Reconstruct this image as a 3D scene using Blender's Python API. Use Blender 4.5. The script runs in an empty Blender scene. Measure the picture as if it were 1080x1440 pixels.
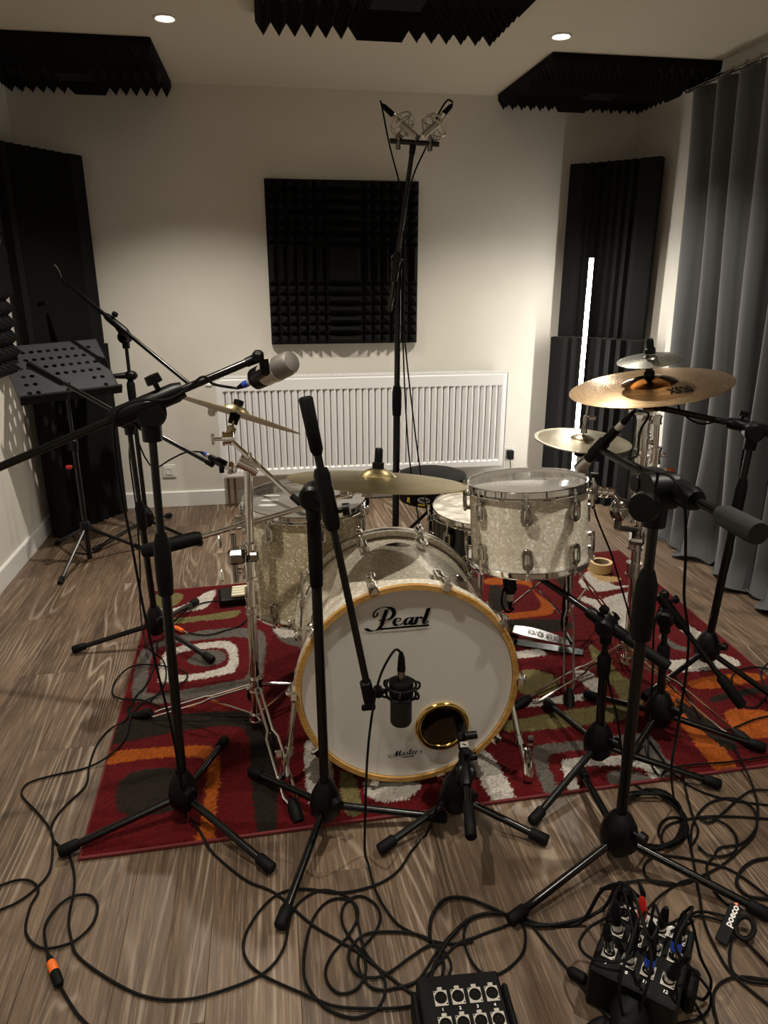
import bpy, bmesh, math, random
import numpy as np
from mathutils import Vector, Matrix, Quaternion
random.seed(7); rng = np.random.default_rng(7)
S = bpy.context.scene
COL = S.collection
# ------------------------------------------------------------------ camera
F = 1000.0; TH = math.radians(18.3); PS = math.radians(9.2); CH = 1.4      # focal length (px of 1080x1440), pitch, yaw, height
FW = Vector((math.sin(PS)*math.cos(TH), math.cos(PS)*math.cos(TH), -math.sin(TH)))
RT = Vector((math.cos(PS), -math.sin(PS), 0)); DN = Vector((-math.sin(PS)*math.sin(TH), -math.cos(PS)*math.sin(TH), -math.cos(TH)))
CAM = Vector((0, 0, CH))
cd = bpy.data.cameras.new('camera'); cam = bpy.data.objects.new('camera', cd); COL.objects.link(cam)
cd.sensor_fit = 'VERTICAL'; cd.sensor_height = 36; cd.lens = 36*F/1440; cd.clip_start = .02
M = Matrix((RT, -DN, -FW)).transposed().to_4x4(); M.translation = CAM; cam.matrix_world = M
S.camera = cam
# ------------------------------------------------------------------ world, exposure, lamps
w = bpy.data.worlds.new('world'); S.world = w; w.use_nodes = True
w.node_tree.nodes['Background'].inputs[0].default_value = (1, .93, .82, 1); w.node_tree.nodes['Background'].inputs[1].default_value = .05
vs = S.view_settings; vs.view_transform = 'Standard'; vs.look = 'None'; vs.gamma = 1; vs.exposure = 0.75; vs.use_curve_mapping = False
SPOTS = [(-.34, 3.47), (1.34, 3.43), (-.34, 1.35), (1.34, 1.35), (-.34, -.75), (1.34, -.75)]
SPOT_W = [82, 82, 58, 58, 42, 42]; SPOT_COL = (1, .92, .79); SPOT_ANG = 116; SPOT_BLEND = .75
TUBE_EMIT = 26.0
# ------------------------------------------------------------------ helpers
def ray(u, v): return FW + RT*((u-540)/F) + DN*((v-720)/F)
def Pz(u, v, z=0.): q = ray(u, v); return CAM + q*((z-CH)/q.z)
def Py(u, v, y): q = ray(u, v); return CAM + q*(y/q.y)
def Px(u, v, x): q = ray(u, v); return CAM + q*(x/q.x)
def Pt(u, v, t): return CAM + ray(u, v)*t
def V(*a): return Vector(a)
def basis(axis, up=None):
    z = Vector(axis).normalized(); a = Vector(up) if up is not None else (V(0, 0, 1) if abs(z.z) < .95 else V(1, 0, 0))
    x = a.cross(z)
    if x.length < 1e-6: x = V(1, 0, 0).cross(z)
    x.normalize(); return Matrix((x, z.cross(x), z)).transposed()
def frame(o, axis, up=None): m = basis(axis, up).to_4x4(); m.translation = Vector(o); return m
def spline(pts, k=6, closed=False):
    P = [Vector(p) for p in pts]; n = len(P); out = []
    for i in range(n if closed else n-1):
        if closed: a, b, c, d = P[i-1], P[i], P[(i+1) % n], P[(i+2) % n]
        else: a, b, c, d = P[max(i-1, 0)], P[i], P[i+1], P[min(i+2, n-1)]
        for j in range(k):
            t = j/k; out.append(.5*((2*b)+(c-a)*t+(2*a-5*b+4*c-d)*t*t+(3*b-a-3*c+d)*t**3))
    if not closed: out.append(P[-1])
    return out
ORG = {}
class MB:
    def __init__(s): s.v = []; s.f = []
    def add(s, vs_, fs):
        o = len(s.v); s.v += [Vector(p) for p in vs_]; s.f += [tuple(i+o for i in f) for f in fs]; return s
    def box(s, c, size, m=None, bev=0):
        hx, hy, hz = [d/2 for d in size]; c = Vector(c)
        if bev <= 0:
            vs_ = [V(x, y, z) for z in (-hz, hz) for y in (-hy, hy) for x in (-hx, hx)]
            fs = [(0, 2, 3, 1), (4, 5, 7, 6), (0, 1, 5, 4), (2, 6, 7, 3), (0, 4, 6, 2), (1, 3, 7, 5)]
        else:                                   # octagon-ish bevelled box: chamfer all edges
            b = min(bev, hx*.9, hy*.9, hz*.9); vs_ = []; idx = {}
            for sx in (-1, 1):
                for sy in (-1, 1):
                    for sz in (-1, 1):
                        for k in range(3):
                            p = [sx*(hx-b), sy*(hy-b), sz*(hz-b)]; p[k] = (sx*hx, sy*hy, sz*hz)[k]
                            idx[sx, sy, sz, k] = len(vs_); vs_.append(V(*p))
            fs = []
            for k in range(3):
                a, c2 = (k+1) % 3, (k+2) % 3
                for s_ in (-1, 1):
                    q = []
                    for (p, r) in ((-1, -1), (1, -1), (1, 1), (-1, 1)):
                        sg = [0, 0, 0]; sg[k] = s_; sg[a] = p; sg[c2] = r; q.append(idx[(*sg, k)])
                    fs.append(tuple(q) if s_ > 0 else tuple(q[::-1]))
                for p in (-1, 1):               # edges parallel to axis k
                    for r in (-1, 1):
                        g = lambda t, kk: idx[(*[{k: t, a: p, c2: r}[i] for i in range(3)], kk)]
                        q = (g(-1, a), g(1, a), g(1, c2), g(-1, c2)); fs.append(q if p*r > 0 else q[::-1])
            for sx in (-1, 1):
                for sy in (-1, 1):
                    for sz in (-1, 1):
                        q = tuple(idx[sx, sy, sz, k] for k in range(3)); fs.append(q if sx*sy*sz > 0 else q[::-1])
        if m is not None: vs_ = [m @ p for p in vs_]
        return s.add([p+c for p in vs_], fs)
    def tube(s, pts, r, seg=8, closed=False, caps=True, flat=None):
        P = [Vector(p) for p in pts]; n = len(P); R = r if isinstance(r, (list, tuple)) else [r]*n
        T = []
        for i in range(n):
            a = P[(i-1) % n] if (closed or i) else P[0]; b = P[(i+1) % n] if (closed or i < n-1) else P[-1]
            d = b-a; T.append(d.normalized() if d.length > 1e-9 else V(0, 0, 1))
        x = basis(T[0]).col[0].copy(); vs_ = []
        for i in range(n):
            if i:
                x = T[i-1].rotation_difference(T[i]) @ x; x = (x - T[i]*x.dot(T[i])).normalized()
            y = T[i].cross(x)
            for j in range(seg):
                t = 2*math.pi*(j+.5)/seg; vs_.append(P[i]+(x*math.cos(t)+y*math.sin(t))*R[i])
        fs = []
        for i in range(n if closed else n-1):
            a, b = i*seg, ((i+1) % n)*seg
            for j in range(seg): k = (j+1) % seg; fs.append((a+j, a+k, b+k, b+j))
        if caps and not closed: fs += [tuple(range(seg))[::-1], tuple(range((n-1)*seg, n*seg))]
        return s.add(vs_, fs)
    def cyl(s, a, b, r, r2=None, seg=12, caps=True): return s.tube([a, b], [r, r if r2 is None else r2], seg, caps=caps)
    def lathe(s, prof, m=None, seg=24, closed=False, arc=None):
        vs_ = []; fs = []; m = m or Matrix(); rows = []
        for (r, z) in prof:
            if r < 1e-7: rows.append([len(vs_)]); vs_.append(m @ V(0, 0, z))
            else:
                rows.append(list(range(len(vs_), len(vs_)+seg)))
                vs_ += [m @ V(r*math.cos(2*math.pi*j/seg), r*math.sin(2*math.pi*j/seg), z) for j in range(seg)]
        for i in range(len(rows) if closed else len(rows)-1):
            a, b = rows[i], rows[(i+1) % len(rows)]
            for j in range(seg):
                k = (j+1) % seg
                if len(a) == 1 and len(b) == 1: continue
                if len(a) == 1: fs.append((a[0], b[k], b[j]))
                elif len(b) == 1: fs.append((a[j], a[k], b[0]))
                else: fs.append((a[j], a[k], b[k], b[j]))
        return s.add(vs_, fs)
    def ball(s, c, r, seg=14, sc=(1, 1, 1), m=None):
        n = seg//2; mm = (m or Matrix.Identity(3)).to_4x4(); mm.translation = Vector(c)
        return s.lathe([(r*math.sin(math.pi*i/n), -r*math.cos(math.pi*i/n)) for i in range(n+1)], mm @ Matrix.Diagonal((*sc, 1)), seg)
    def prism(s, poly, h, m=None):                # poly: 2-D points (counter-clockwise), extruded along local z
        m = m or Matrix(); n = len(poly)
        vs_ = [m @ V(p[0], p[1], 0) for p in poly]+[m @ V(p[0], p[1], h) for p in poly]
        return s.add(vs_, [tuple(range(n))[::-1], tuple(range(n, 2*n))]+[(i, (i+1) % n, n+(i+1) % n, n+i) for i in range(n)])
    def ring(s, c, R, r, axis=(0, 0, 1), seg=32, sub=8, sc=1.0):
        m = frame(c, axis); return s.tube([m @ V(R*math.cos(2*math.pi*i/seg), R*sc*math.sin(2*math.pi*i/seg), 0) for i in range(seg)], r, sub, closed=True)
    def build(s, name, mat, parent=None, org=None, smooth=True, ang=38):
        o = ORG[parent.name] if parent is not None else Vector(org if org is not None else (0, 0, 0))
        me = bpy.data.meshes.new(name); me.from_pydata([tuple(p-o) for p in s.v], [], s.f); me.validate()
        me.materials.append(mat)
        if smooth:
            me.polygons.foreach_set('use_smooth', [True]*len(me.polygons)); me.set_sharp_from_angle(angle=math.radians(ang))
        return link(name, me, parent, o)
def link(name, me, parent, o):
    ob = bpy.data.objects.new(name, me); COL.objects.link(ob); ORG[ob.name] = Vector(o)
    if parent is not None: ob.parent = parent
    else: ob.location = o
    return ob
def tag(o, label, cat, group=None):
    o['label'] = label; o['category'] = cat
    if group: o['group'] = group
    return o
def thing(name, label, cat, loc, group=None):
    o = bpy.data.objects.new(name, None); COL.objects.link(o); o.location = loc; o.empty_display_size = .05; ORG[o.name] = Vector(loc)
    return tag(o, label, cat, group)
def struct(o): o['kind'] = 'structure'; return o
def text(name, body, size, m, mat, parent, shear=0., off=0., align='CENTER', ext=.0004, sx=1.):
    c = bpy.data.curves.new(name, 'FONT'); c.body = body; c.size = size; c.shear = shear; c.offset = off; c.extrude = ext; c.align_x = align; c.resolution_u = 3
    t = bpy.data.objects.new(name, c); COL.objects.link(t)
    dg = bpy.context.evaluated_depsgraph_get(); me = bpy.data.meshes.new_from_object(t.evaluated_get(dg)); bpy.data.objects.remove(t); bpy.data.curves.remove(c)
    o = ORG[parent.name]; me.transform(Matrix.Diagonal((sx, 1, 1, 1))); me.transform(m); me.transform(Matrix.Translation(-o)); me.materials.clear(); me.materials.append(mat); me.name = name
    return link(name, me, parent, o)
# ------------------------------------------------------------------ materials
def mat(name, col, rough=.5, metal=0., emit=None, es=0., **kw):
    m = bpy.data.materials.new(name); m.use_nodes = True; b = m.node_tree.nodes['Principled BSDF']
    b.inputs['Base Color'].default_value = (*col, 1); b.inputs['Roughness'].default_value = rough; b.inputs['Metallic'].default_value = metal
    if emit: b.inputs['Emission Color'].default_value = (*emit, 1); b.inputs['Emission Strength'].default_value = es
    for k, v_ in kw.items(): b.inputs[k.replace('_', ' ')].default_value = v_
    return m
class N:
    def __init__(s, m): s.t = m.node_tree; s.b = s.t.nodes['Principled BSDF']
    def n(s, ty, **kw):
        x = s.t.nodes.new(ty)
        for k, v_ in kw.items(): setattr(x, k, v_)
        return x
    def l(s, a, b): s.t.links.new(a, b)
    def co(s, kind='Object', scale=(1, 1, 1)):
        c = s.n('ShaderNodeTexCoord'); mp = s.n('ShaderNodeMapping'); mp.inputs['Scale'].default_value = scale; s.l(c.outputs[kind], mp.inputs[0]); return mp.outputs[0]
    def noise(s, vec, sc, det=3, rough=.5, dist=0.):
        x = s.n('ShaderNodeTexNoise'); x.inputs['Scale'].default_value = sc; x.inputs['Detail'].default_value = det; x.inputs['Roughness'].default_value = rough; x.inputs['Distortion'].default_value = dist
        if vec is not None: s.l(vec, x.inputs['Vector'])
        return x.outputs['Fac']
    def ramp(s, fac, *st):
        r = s.n('ShaderNodeValToRGB'); e = r.color_ramp.elements
        while len(e) < len(st): e.new(.5)
        for i, (p, c) in enumerate(st): e[i].position = p; e[i].color = (*c, 1) if len(c) == 3 else c
        s.l(fac, r.inputs[0]); return r.outputs[0]
    def mix(s, fac, a, b, bt='MIX'):
        x = s.n('ShaderNodeMix', data_type='RGBA', blend_type=bt)
        for i, val in ((0, fac), (6, a), (7, b)):
            if hasattr(val, 'is_linked'): s.l(val, x.inputs[i])
            else: x.inputs[i].default_value = val if i == 0 else (*val, 1)
        return x.outputs[2]
    def math(s, op, a, b=None):
        x = s.n('ShaderNodeMath', operation=op)
        for i, val in enumerate((a, b)):
            if val is None: continue
            if hasattr(val, 'is_linked'): s.l(val, x.inputs[i])
            else: x.inputs[i].default_value = val
        return x.outputs[0]
    def bump(s, h, st=.3, d=.002):
        x = s.n('ShaderNodeBump'); x.inputs['Strength'].default_value = st; x.inputs['Distance'].default_value = d; s.l(h, x.inputs['Height']); s.l(x.outputs[0], s.b.inputs['Normal'])
    def col(s, c): s.l(c, s.b.inputs['Base Color'])
    def rough(s, c): s.l(c, s.b.inputs['Roughness'])
WALL = mat('painted_wall', (.70, .67, .61), .62); n = N(WALL); v = n.co(); n.col(n.ramp(n.noise(v, 3, 4), (.3, (.68, .65, .59)), (.7, (.72, .69, .63)))); n.bump(n.noise(v, 260, 2), .08, .001)
CEIL = mat('ceiling_paint', (.67, .62, .51), .9); n = N(CEIL); n.bump(n.noise(n.co(), 180, 2), .06, .001)
SKIRT = mat('white_gloss_trim', (.76, .75, .73), .35)
def wood_floor():
    m = mat('limed_oak', (.2, .14, .1), .48); n = N(m)
    tc = n.n('ShaderNodeTexCoord'); oi = n.n('ShaderNodeObjectInfo')
    ad = n.n('ShaderNodeVectorMath', operation='ADD'); sc = n.n('ShaderNodeVectorMath', operation='SCALE'); cb = n.n('ShaderNodeCombineXYZ')
    n.l(oi.outputs['Random'], cb.inputs[0]); n.l(n.math('MULTIPLY', oi.outputs['Random'], 7.3), cb.inputs[1]); n.l(n.math('MULTIPLY', oi.outputs['Random'], 3.1), cb.inputs[2])
    n.l(cb.outputs[0], sc.inputs[0]); sc.inputs['Scale'].default_value = 37; n.l(tc.outputs['Object'], ad.inputs[0]); n.l(sc.outputs[0], ad.inputs[1])
    def mp(s_): x = n.n('ShaderNodeMapping'); x.inputs['Scale'].default_value = s_; n.l(ad.outputs[0], x.inputs[0]); return x.outputs[0]
    field = n.noise(mp((6.5, .42, 1)), 1, 1.2, .4)                       # slow field whose contour lines are the cathedral grain
    warp = n.noise(mp((30, 3, 1)), 1, 2)
    fld = n.math('ADD', n.math('MULTIPLY', field, 150), n.math('MULTIPLY', warp, 2.0))
    line = n.math('POWER', n.math('ADD', n.math('MULTIPLY', n.math('SINE', fld), .5), .5), 7)
    fib = n.noise(mp((170, 7, 1)), 1, 3, .65); fib2 = n.noise(mp((75, 2.6, 1)), 1, 4, .7); blot = n.noise(mp((7, 1.6, 1)), 1, 3, .55)
    base = n.ramp(blot, (.28, (.066, .039, .022)), (.5, (.130, .083, .050)), (.72, (.205, .139, .088)))
    base = n.mix(n.math('MULTIPLY', n.ramp(fib2, (.40, (1, 1, 1)), (.56, (0, 0, 0))), .55), base, (.052, .032, .021))
    base = n.mix(n.math('MULTIPLY', n.ramp(fib, (.51, (0, 0, 0)), (.64, (1, 1, 1))), .46), base, (.32, .23, .155))
    msk = n.ramp(n.noise(mp((6, 1.1, 1)), 1.3, 2), (.48, (0, 0, 0)), (.62, (1, 1, 1)))
    base = n.mix(n.math('MULTIPLY', n.math('MULTIPLY', line, msk), .55), base, (.48, .39, .30))
    kn = n.n('ShaderNodeTexVoronoi'); kn.inputs['Scale'].default_value = 1; n.l(mp((5.2, 1.9, 1)), kn.inputs['Vector'])
    base = n.mix(n.math('MULTIPLY', n.ramp(kn.outputs['Distance'], (.03, (1, 1, 1)), (.11, (0, 0, 0))), .6), base, (.045, .028, .02))
    tone = n.n('ShaderNodeHueSaturation'); n.l(base, tone.inputs['Color']); n.l(n.math('ADD', n.math('MULTIPLY', oi.outputs['Random'], .14), .82), tone.inputs['Value']); n.col(tone.outputs[0])
    n.rough(n.ramp(fib2, (.2, (.40,)*3), (.8, (.56,)*3))); n.bump(n.math('SUBTRACT', fib2, n.math('MULTIPLY', line, .4)), .22, .0012); return m
OAK = wood_floor(); UNDER = mat('dark_joint', (.03, .02, .015), .9)
FOAM = mat('black_foam', (.0060, .0057, .0054), .95, Specular_IOR_Level=.2); n = N(FOAM); n.bump(n.noise(n.co(), 420, 2), .35, .002)
BLK = mat('black_powder_coat', (.0014, .0014, .0015), .24, Specular_IOR_Level=.42); n = N(BLK); n.bump(n.noise(n.co(), 900, 1), .05, .0004)
GLB = mat('gloss_black', (.006, .006, .007), .16)
RUB = mat('black_rubber', (.0026, .0026, .0026), .62, Specular_IOR_Level=.16)
PLA = mat('black_plastic', (.0018, .0018, .002), .40, Specular_IOR_Level=.22)
CHR = mat('chrome', (.80, .79, .77), .07, 1.)
STE = mat('brushed_steel', (.55, .54, .52), .25, 1.)
GUN = mat('dark_chrome', (.33, .31, .29), .16, 1.)
BRS = mat('polished_brass', (.72, .52, .17), .14, 1.)
SIL = mat('satin_nickel', (.66, .62, .56), .34, .55)
def pearl(nm, a, b, c):
    m = mat(nm, b, .22, 0., Coat_Weight=.7, Coat_Roughness=.06); n = N(m); v = n.co()
    d = n.n('ShaderNodeTexNoise'); d.inputs['Scale'].default_value = 60; n.l(v, d.inputs['Vector'])
    mx = n.n('ShaderNodeMix', data_type='RGBA', blend_type='LINEAR_LIGHT'); mx.inputs[0].default_value = .012; n.l(v, mx.inputs[6]); n.l(d.outputs['Color'], mx.inputs[7])
    vo = n.n('ShaderNodeTexVoronoi'); vo.inputs['Scale'].default_value = 165; n.l(mx.outputs[2], vo.inputs['Vector'])
    sp = n.n('ShaderNodeSeparateColor'); n.l(vo.outputs['Color'], sp.inputs[0]); blot = n.noise(v, 14, 4, .6)
    base = n.ramp(sp.outputs[0], (.0, a), (.40, b), (.74, b), (.86, c)); base = n.mix(n.ramp(blot, (.35, (.0,)*3), (.7, (.55,)*3)), base, b)
    n.col(base); n.rough(n.ramp(sp.outputs[2], (0, (.16,)*3), (1, (.42,)*3)))
    nb = n.n('ShaderNodeBump'); nb.inputs['Strength'].default_value = .28; nb.inputs['Distance'].default_value = .0015; n.l(sp.outputs[1], nb.inputs['Height']); n.l(nb.outputs[0], n.b.inputs['Normal']); return m
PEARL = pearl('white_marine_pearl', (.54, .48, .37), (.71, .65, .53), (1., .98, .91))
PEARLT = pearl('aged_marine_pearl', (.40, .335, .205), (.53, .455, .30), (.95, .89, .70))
HEADW = mat('white_drumhead', (.66, .64, .60), .42); 
HEADC = mat('coated_drumhead', (.70, .66, .58), .6); n = N(HEADC); v = n.co(); n.col(n.ramp(n.noise(v, 14, 5, .7), (.42, (.38, .35, .30)), (.56, (.70, .66, .58))))
HEADT = mat('clear_drumhead', (.36, .34, .32), .10, 0., Alpha=.80, Coat_Weight=.5, Coat_Roughness=.03)
HOOPW = mat('maple_hoop', (.50, .27, .075), .28); n = N(HOOPW); n.col(n.ramp(n.noise(n.co('Object', (6, 6, 40)), 3, 4), (.3, (.42, .21, .05)), (.7, (.60, .36, .11))))
MAPLE = mat('drum_inside', (.25, .15, .07), .6)
def bronze(nm, a, b, ro):
    m = mat(nm, a, ro, 1.); n = N(m); tc = n.n('ShaderNodeTexCoord'); sp = n.n('ShaderNodeSeparateXYZ'); n.l(tc.outputs['Object'], sp.inputs[0])
    r = n.math('SQRT', n.math('ADD', n.math('MULTIPLY', sp.outputs[0], sp.outputs[0]), n.math('MULTIPLY', sp.outputs[1], sp.outputs[1])))
    cb = n.n('ShaderNodeCombineXYZ'); n.l(n.math('MULTIPLY', r, 260), cb.inputs[0]); gr = n.noise(cb.outputs[0], 1, 3, .7)
    pat = n.noise(n.co('Object'), 9, 5, .65); n.col(n.mix(n.ramp(pat, (.35, (0, 0, 0)), (.66, (1, 1, 1))), a, b)); n.rough(n.math('ADD', n.math('MULTIPLY', gr, .16), ro-.08)); n.bump(gr, .5, .0012); return m
BRZ_L = bronze('old_bronze', (.50, .41, .21), (.34, .27, .13), .33)
BRZ_X = bronze('bright_bronze', (.80, .56, .33), (.68, .44, .24), .27)
BRZ_B = mat('polished_bronze_bell', (.27, .14, .045), .14, 1.)
BRZ_H = bronze('hihat_bronze', (.55, .49, .36), (.45, .39, .27), .3)
BRZ_S = bronze('silver_bronze', (.56, .55, .49), (.47, .46, .41), .26)
BLUE = mat('blue_ring', (.02, .07, .55), .3); RED = mat('red_boot', (.55, .02, .015), .4); ORG_ = mat('orange_boot', (.85, .16, .02), .4)
WHT = mat('white_enamel', (.80, .80, .81), .28); WHP = mat('white_plastic', (.72, .71, .68), .35); INK = mat('black_print', (.004, .0035, .0035), .7, Specular_IOR_Level=.1); INKW = mat('white_print', (.85, .84, .82), .5); INKY = mat('yellow_print', (.55, .46, .05), .5); INKG = mat('grey_print', (.36, .36, .38), .5)
CUR = mat('grey_velvet', (.050, .050, .054), .75, Sheen_Weight=.35, Sheen_Roughness=.4); n = N(CUR); v = n.co('Object', (1, 60, 12)); n.bump(n.noise(v, 4, 2), .1, .001)
COPP = mat('brown_pipe', (.20, .10, .045), .35, .6)
TAPE = mat('masking_tape', (.62, .44, .20), .6); CARD = mat('cardboard_core', (.30, .22, .15), .8)
CREAM = mat('cream_plastic', (.75, .70, .52), .4)
DESK = mat('satin_black_desk', (.075, .075, .084), .33, .45)
GLOW = mat('led_diffuser', (1, .97, .9), .4, emit=(1, .96, .86), es=TUBE_EMIT)
LAMP = mat('lamp_glass', (1, .95, .85), .3, emit=(1, .92, .78), es=30)
# ------------------------------------------------------------------ room shell
XL, XR, YB, YF, ZC = -1.29, 2.30, 4.52, -1.7, 2.40
o = struct(MB().box(((XL+XR)/2, (YB+YF)/2, -.03), (XR-XL+.4, YB-YF+.4, .04)).build('floor', UNDER)); FLOOR = o
pw, pl = .192, 1.285; k = 0; x = XL-.05
PLK = {}
while x < XR:
    w_ = min(pw, XR-x+.02); y = YF - (.37*k*pl) % pl
    while y < YB:
        y0, y1 = max(y, YF), min(y+pl, YB)
        if y1-y0 > .03:
            key = (round(w_, 3), round(y1-y0, 3))
            if key not in PLK:
                tmp = MB().box((0, 0, -.005), (w_-.0005, y1-y0-.0005, .010), bev=.0007).build('plank_proto', OAK, smooth=False); PLK[key] = tmp.data; tmp.data.name = 'plank'; bpy.data.objects.remove(tmp)
            ob = bpy.data.objects.new('plank', PLK[key]); COL.objects.link(ob); ob.parent = FLOOR; ob.location = (x+w_/2, (y0+y1)/2, 0)
        y += pl
    x += pw; k += 1
T_ = .1
struct(MB().box(((XL+XR)/2, YB+T_/2, ZC/2), (XR-XL+2*T_, T_, ZC)).build('wall_back', WALL, smooth=False))
struct(MB().box((XL-T_/2, (YB+YF)/2, ZC/2), (T_, YB-YF, ZC)).build('wall_left', WALL, smooth=False))
struct(MB().box((XR+T_/2, (YB+YF)/2, ZC/2), (T_, YB-YF, ZC)).build('wall_right', WALL, smooth=False))
struct(MB().box(((XL+XR)/2, YF-T_/2, ZC/2), (XR-XL+2*T_, T_, ZC)).build('wall_front', WALL, smooth=False))
struct(MB().box(((XL+XR)/2, (YB+YF)/2, ZC+.05), (XR-XL+2*T_, YB-YF+2*T_, .1)).build('ceiling', CEIL, smooth=False))
def skirt(nm, a, b, nrm):
    a, b = V(*a, 0), V(*b, 0); nn = V(*nrm, 0); d = .014; h = .098
    mb = MB(); q = [(0, 0), (d, 0), (d, h-.006), (d-.005, h), (0, h)]
    vs_ = [p+nn*i+V(0, 0, z) for p in (a, b) for (i, z) in q]; mb.add(vs_, [(i, (i+1) % 5, 5+(i+1) % 5, 5+i) for i in range(5)]+[(4, 3, 2, 1, 0), (5, 6, 7, 8, 9)])
    return struct(mb.build(nm, SKIRT, smooth=False))
skirt('baseboard_back', (XL, YB), (XR, YB), (0, -1)); skirt('baseboard_left', (XL, YF), (XL, YB-.015), (1, 0)); skirt('baseboard_right', (XR, YF), (XR, YB-.015), (-1, 0))
# ------------------------------------------------------------------ ceiling lamps
for i, (x, y) in enumerate(SPOTS):
    lab = ['round recessed ceiling spotlight on the side of the music stand', 'round recessed ceiling spotlight nearest the grey curtain', 'recessed ceiling spotlight overhead near music stand side', 'recessed ceiling spotlight overhead near curtain side', 'recessed ceiling spotlight behind viewer near music stand side', 'recessed ceiling spotlight behind viewer near curtain side'][i]
    t = thing('ceiling_spotlight', lab, 'spotlight', (x, y, ZC), 'recessed spotlights in the ceiling')
    m = Matrix.Translation((x, y, ZC))
    MB().lathe([(.046, 0), (.046, -.004), (.040, -.007), (.034, -.004), (.034, -.001)], m, 28, closed=True).build('trim_ring', WHP, t)
    MB().lathe([(0, -.0035), (.030, -.0025), (.034, -.0012)], m, 24).build('bulb', LAMP, t)
    l = bpy.data.lights.new('spot_lamp', 'SPOT'); l.energy = SPOT_W[i]; l.color = SPOT_COL; l.spot_size = math.radians(SPOT_ANG); l.spot_blend = SPOT_BLEND; l.shadow_soft_size = .022
    lo = bpy.data.objects.new('spot_lamp', l); COL.objects.link(lo); lo.parent = t; lo.location = (0, 0, -.012)
# ------------------------------------------------------------------ acoustic foam
def pyramid_panel(label, m, W, Hh, group, base=.030, peak=.055, no=6, nc=4):
    """square pyramid-and-wedge foam tile; local x,y span the panel, local z points into the room"""
    n_ = 2*no+nc; px, py = W/n_, Hh/n_
    xs = []
    for i in range(n_*2+1):
        k_ = i/2
        if no < k_ < no+nc: continue
        xs.append(k_)
    def tri(k_): return 1. if no < k_ < no+nc else (1-abs((k_ % 1)-.5)*2)
    def hgt(kx, ky):
        a = 1. if no <= kx <= no+nc and no <= kx else tri(kx); return a
    mb = MB(); idx = {}
    # profile across one axis: outer ridges, a ramp up to the plateau at its borders
    ks = [k_ for k_ in xs]; kk = []
    for k_ in ks:
        kk.append(k_)
        if k_ == no: kk.append(no+.5)
        if k_ == no and nc > 1: kk.append(no+nc-.5)
    kk = sorted(set(kk)); fv = {k_: (1. if no+.5 <= k_ <= no+nc-.5 else tri(k_)) for k_ in kk}
    for a in kk:
        for b in kk:
            idx[a, b] = len(mb.v); mb.v.append(m @ V((a/n_-.5)*W, (b/n_-.5)*Hh, base+peak*min(fv[a], fv[b])))
    for i in range(len(kk)-1):
        for j in range(len(kk)-1):
            q = [(kk[i], kk[j]), (kk[i+1], kk[j]), (kk[i+1], kk[j+1]), (kk[i], kk[j+1])]
            hs = [min(fv[p[0]], fv[p[1]]) for p in q]; ii = [idx[p] for p in q]
            if max(hs)-min(hs) < 1e-6: mb.f.append(tuple(ii))
            else:
                top = max(range(4), key=lambda t: hs[t])
                if hs.count(max(hs)) == 1: mb.f += [(ii[top], ii[(top+1) % 4], ii[(top+2) % 4]), (ii[top], ii[(top+2) % 4], ii[(top+3) % 4])]
                else: mb.f.append(tuple(ii))
    # sides and back
    edge = [(a, kk[0]) for a in kk]+[(kk[-1], b) for b in kk[1:]]+[(a, kk[-1]) for a in kk[::-1][1:]]+[(kk[0], b) for b in kk[::-1][1:-1]]
    bk = []
    for a, b in edge: bk.append(len(mb.v)); mb.v.append(m @ V((a/n_-.5)*W, (b/n_-.5)*Hh, .001))
    for i in range(len(edge)): j = (i+1) % len(edge); mb.f.append((idx[edge[j]], idx[edge[i]], bk[i], bk[j]))
    mb.f.append(tuple(bk[::-1]))
    o = mb.build('acoustic_foam_panel', FOAM, org=m.translation, smooth=False); return tag(o, label, 'foam panel', group)
def mat_axes(o, x, y, z): M_ = Matrix((x, y, z)).transposed().to_4x4(); M_.translation = Vector(o); return M_
X_, Y_, Z_ = V(1, 0, 0), V(0, 1, 0), V(0, 0, 1)
a, b = Py(371, 250, 4.47), Py(590, 254, 4.47); c = Py(383, 485, 4.47)
pyramid_panel('black square pyramid foam panel hung on white wall above radiator', mat_axes(((a.x+b.x)/2, YB, (a.z+c.z)/2+.0), X_, Z_, -Y_), b.x-a.x, a.z-c.z, None)
gc = 'foam panels on the ceiling'
def ceil_panel(label, x0, x1, y0, y1): pyramid_panel(label, mat_axes(((x0+x1)/2, (y0+y1)/2, ZC), X_, -Y_, -Z_), x1-x0, y1-y0, gc)
ceil_panel('black foam panel stuck to ceiling corner above grey curtain', 1.395, XR-.02, 3.66, 4.49)
ceil_panel('black foam panel on ceiling above the music stand corner', -1.27, -.435, 3.735, 4.49)
ceil_panel('black foam panel on ceiling between the two lit spotlights', .02, 1.02, 2.40, 3.36)
pyramid_panel('black pyramid foam panel on side wall behind perforated music stand', mat_axes((XL, 3.42, 1.43), -Y_, Z_, X_), 1.0, .98, None, .03, .05, 5, 4)
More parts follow.
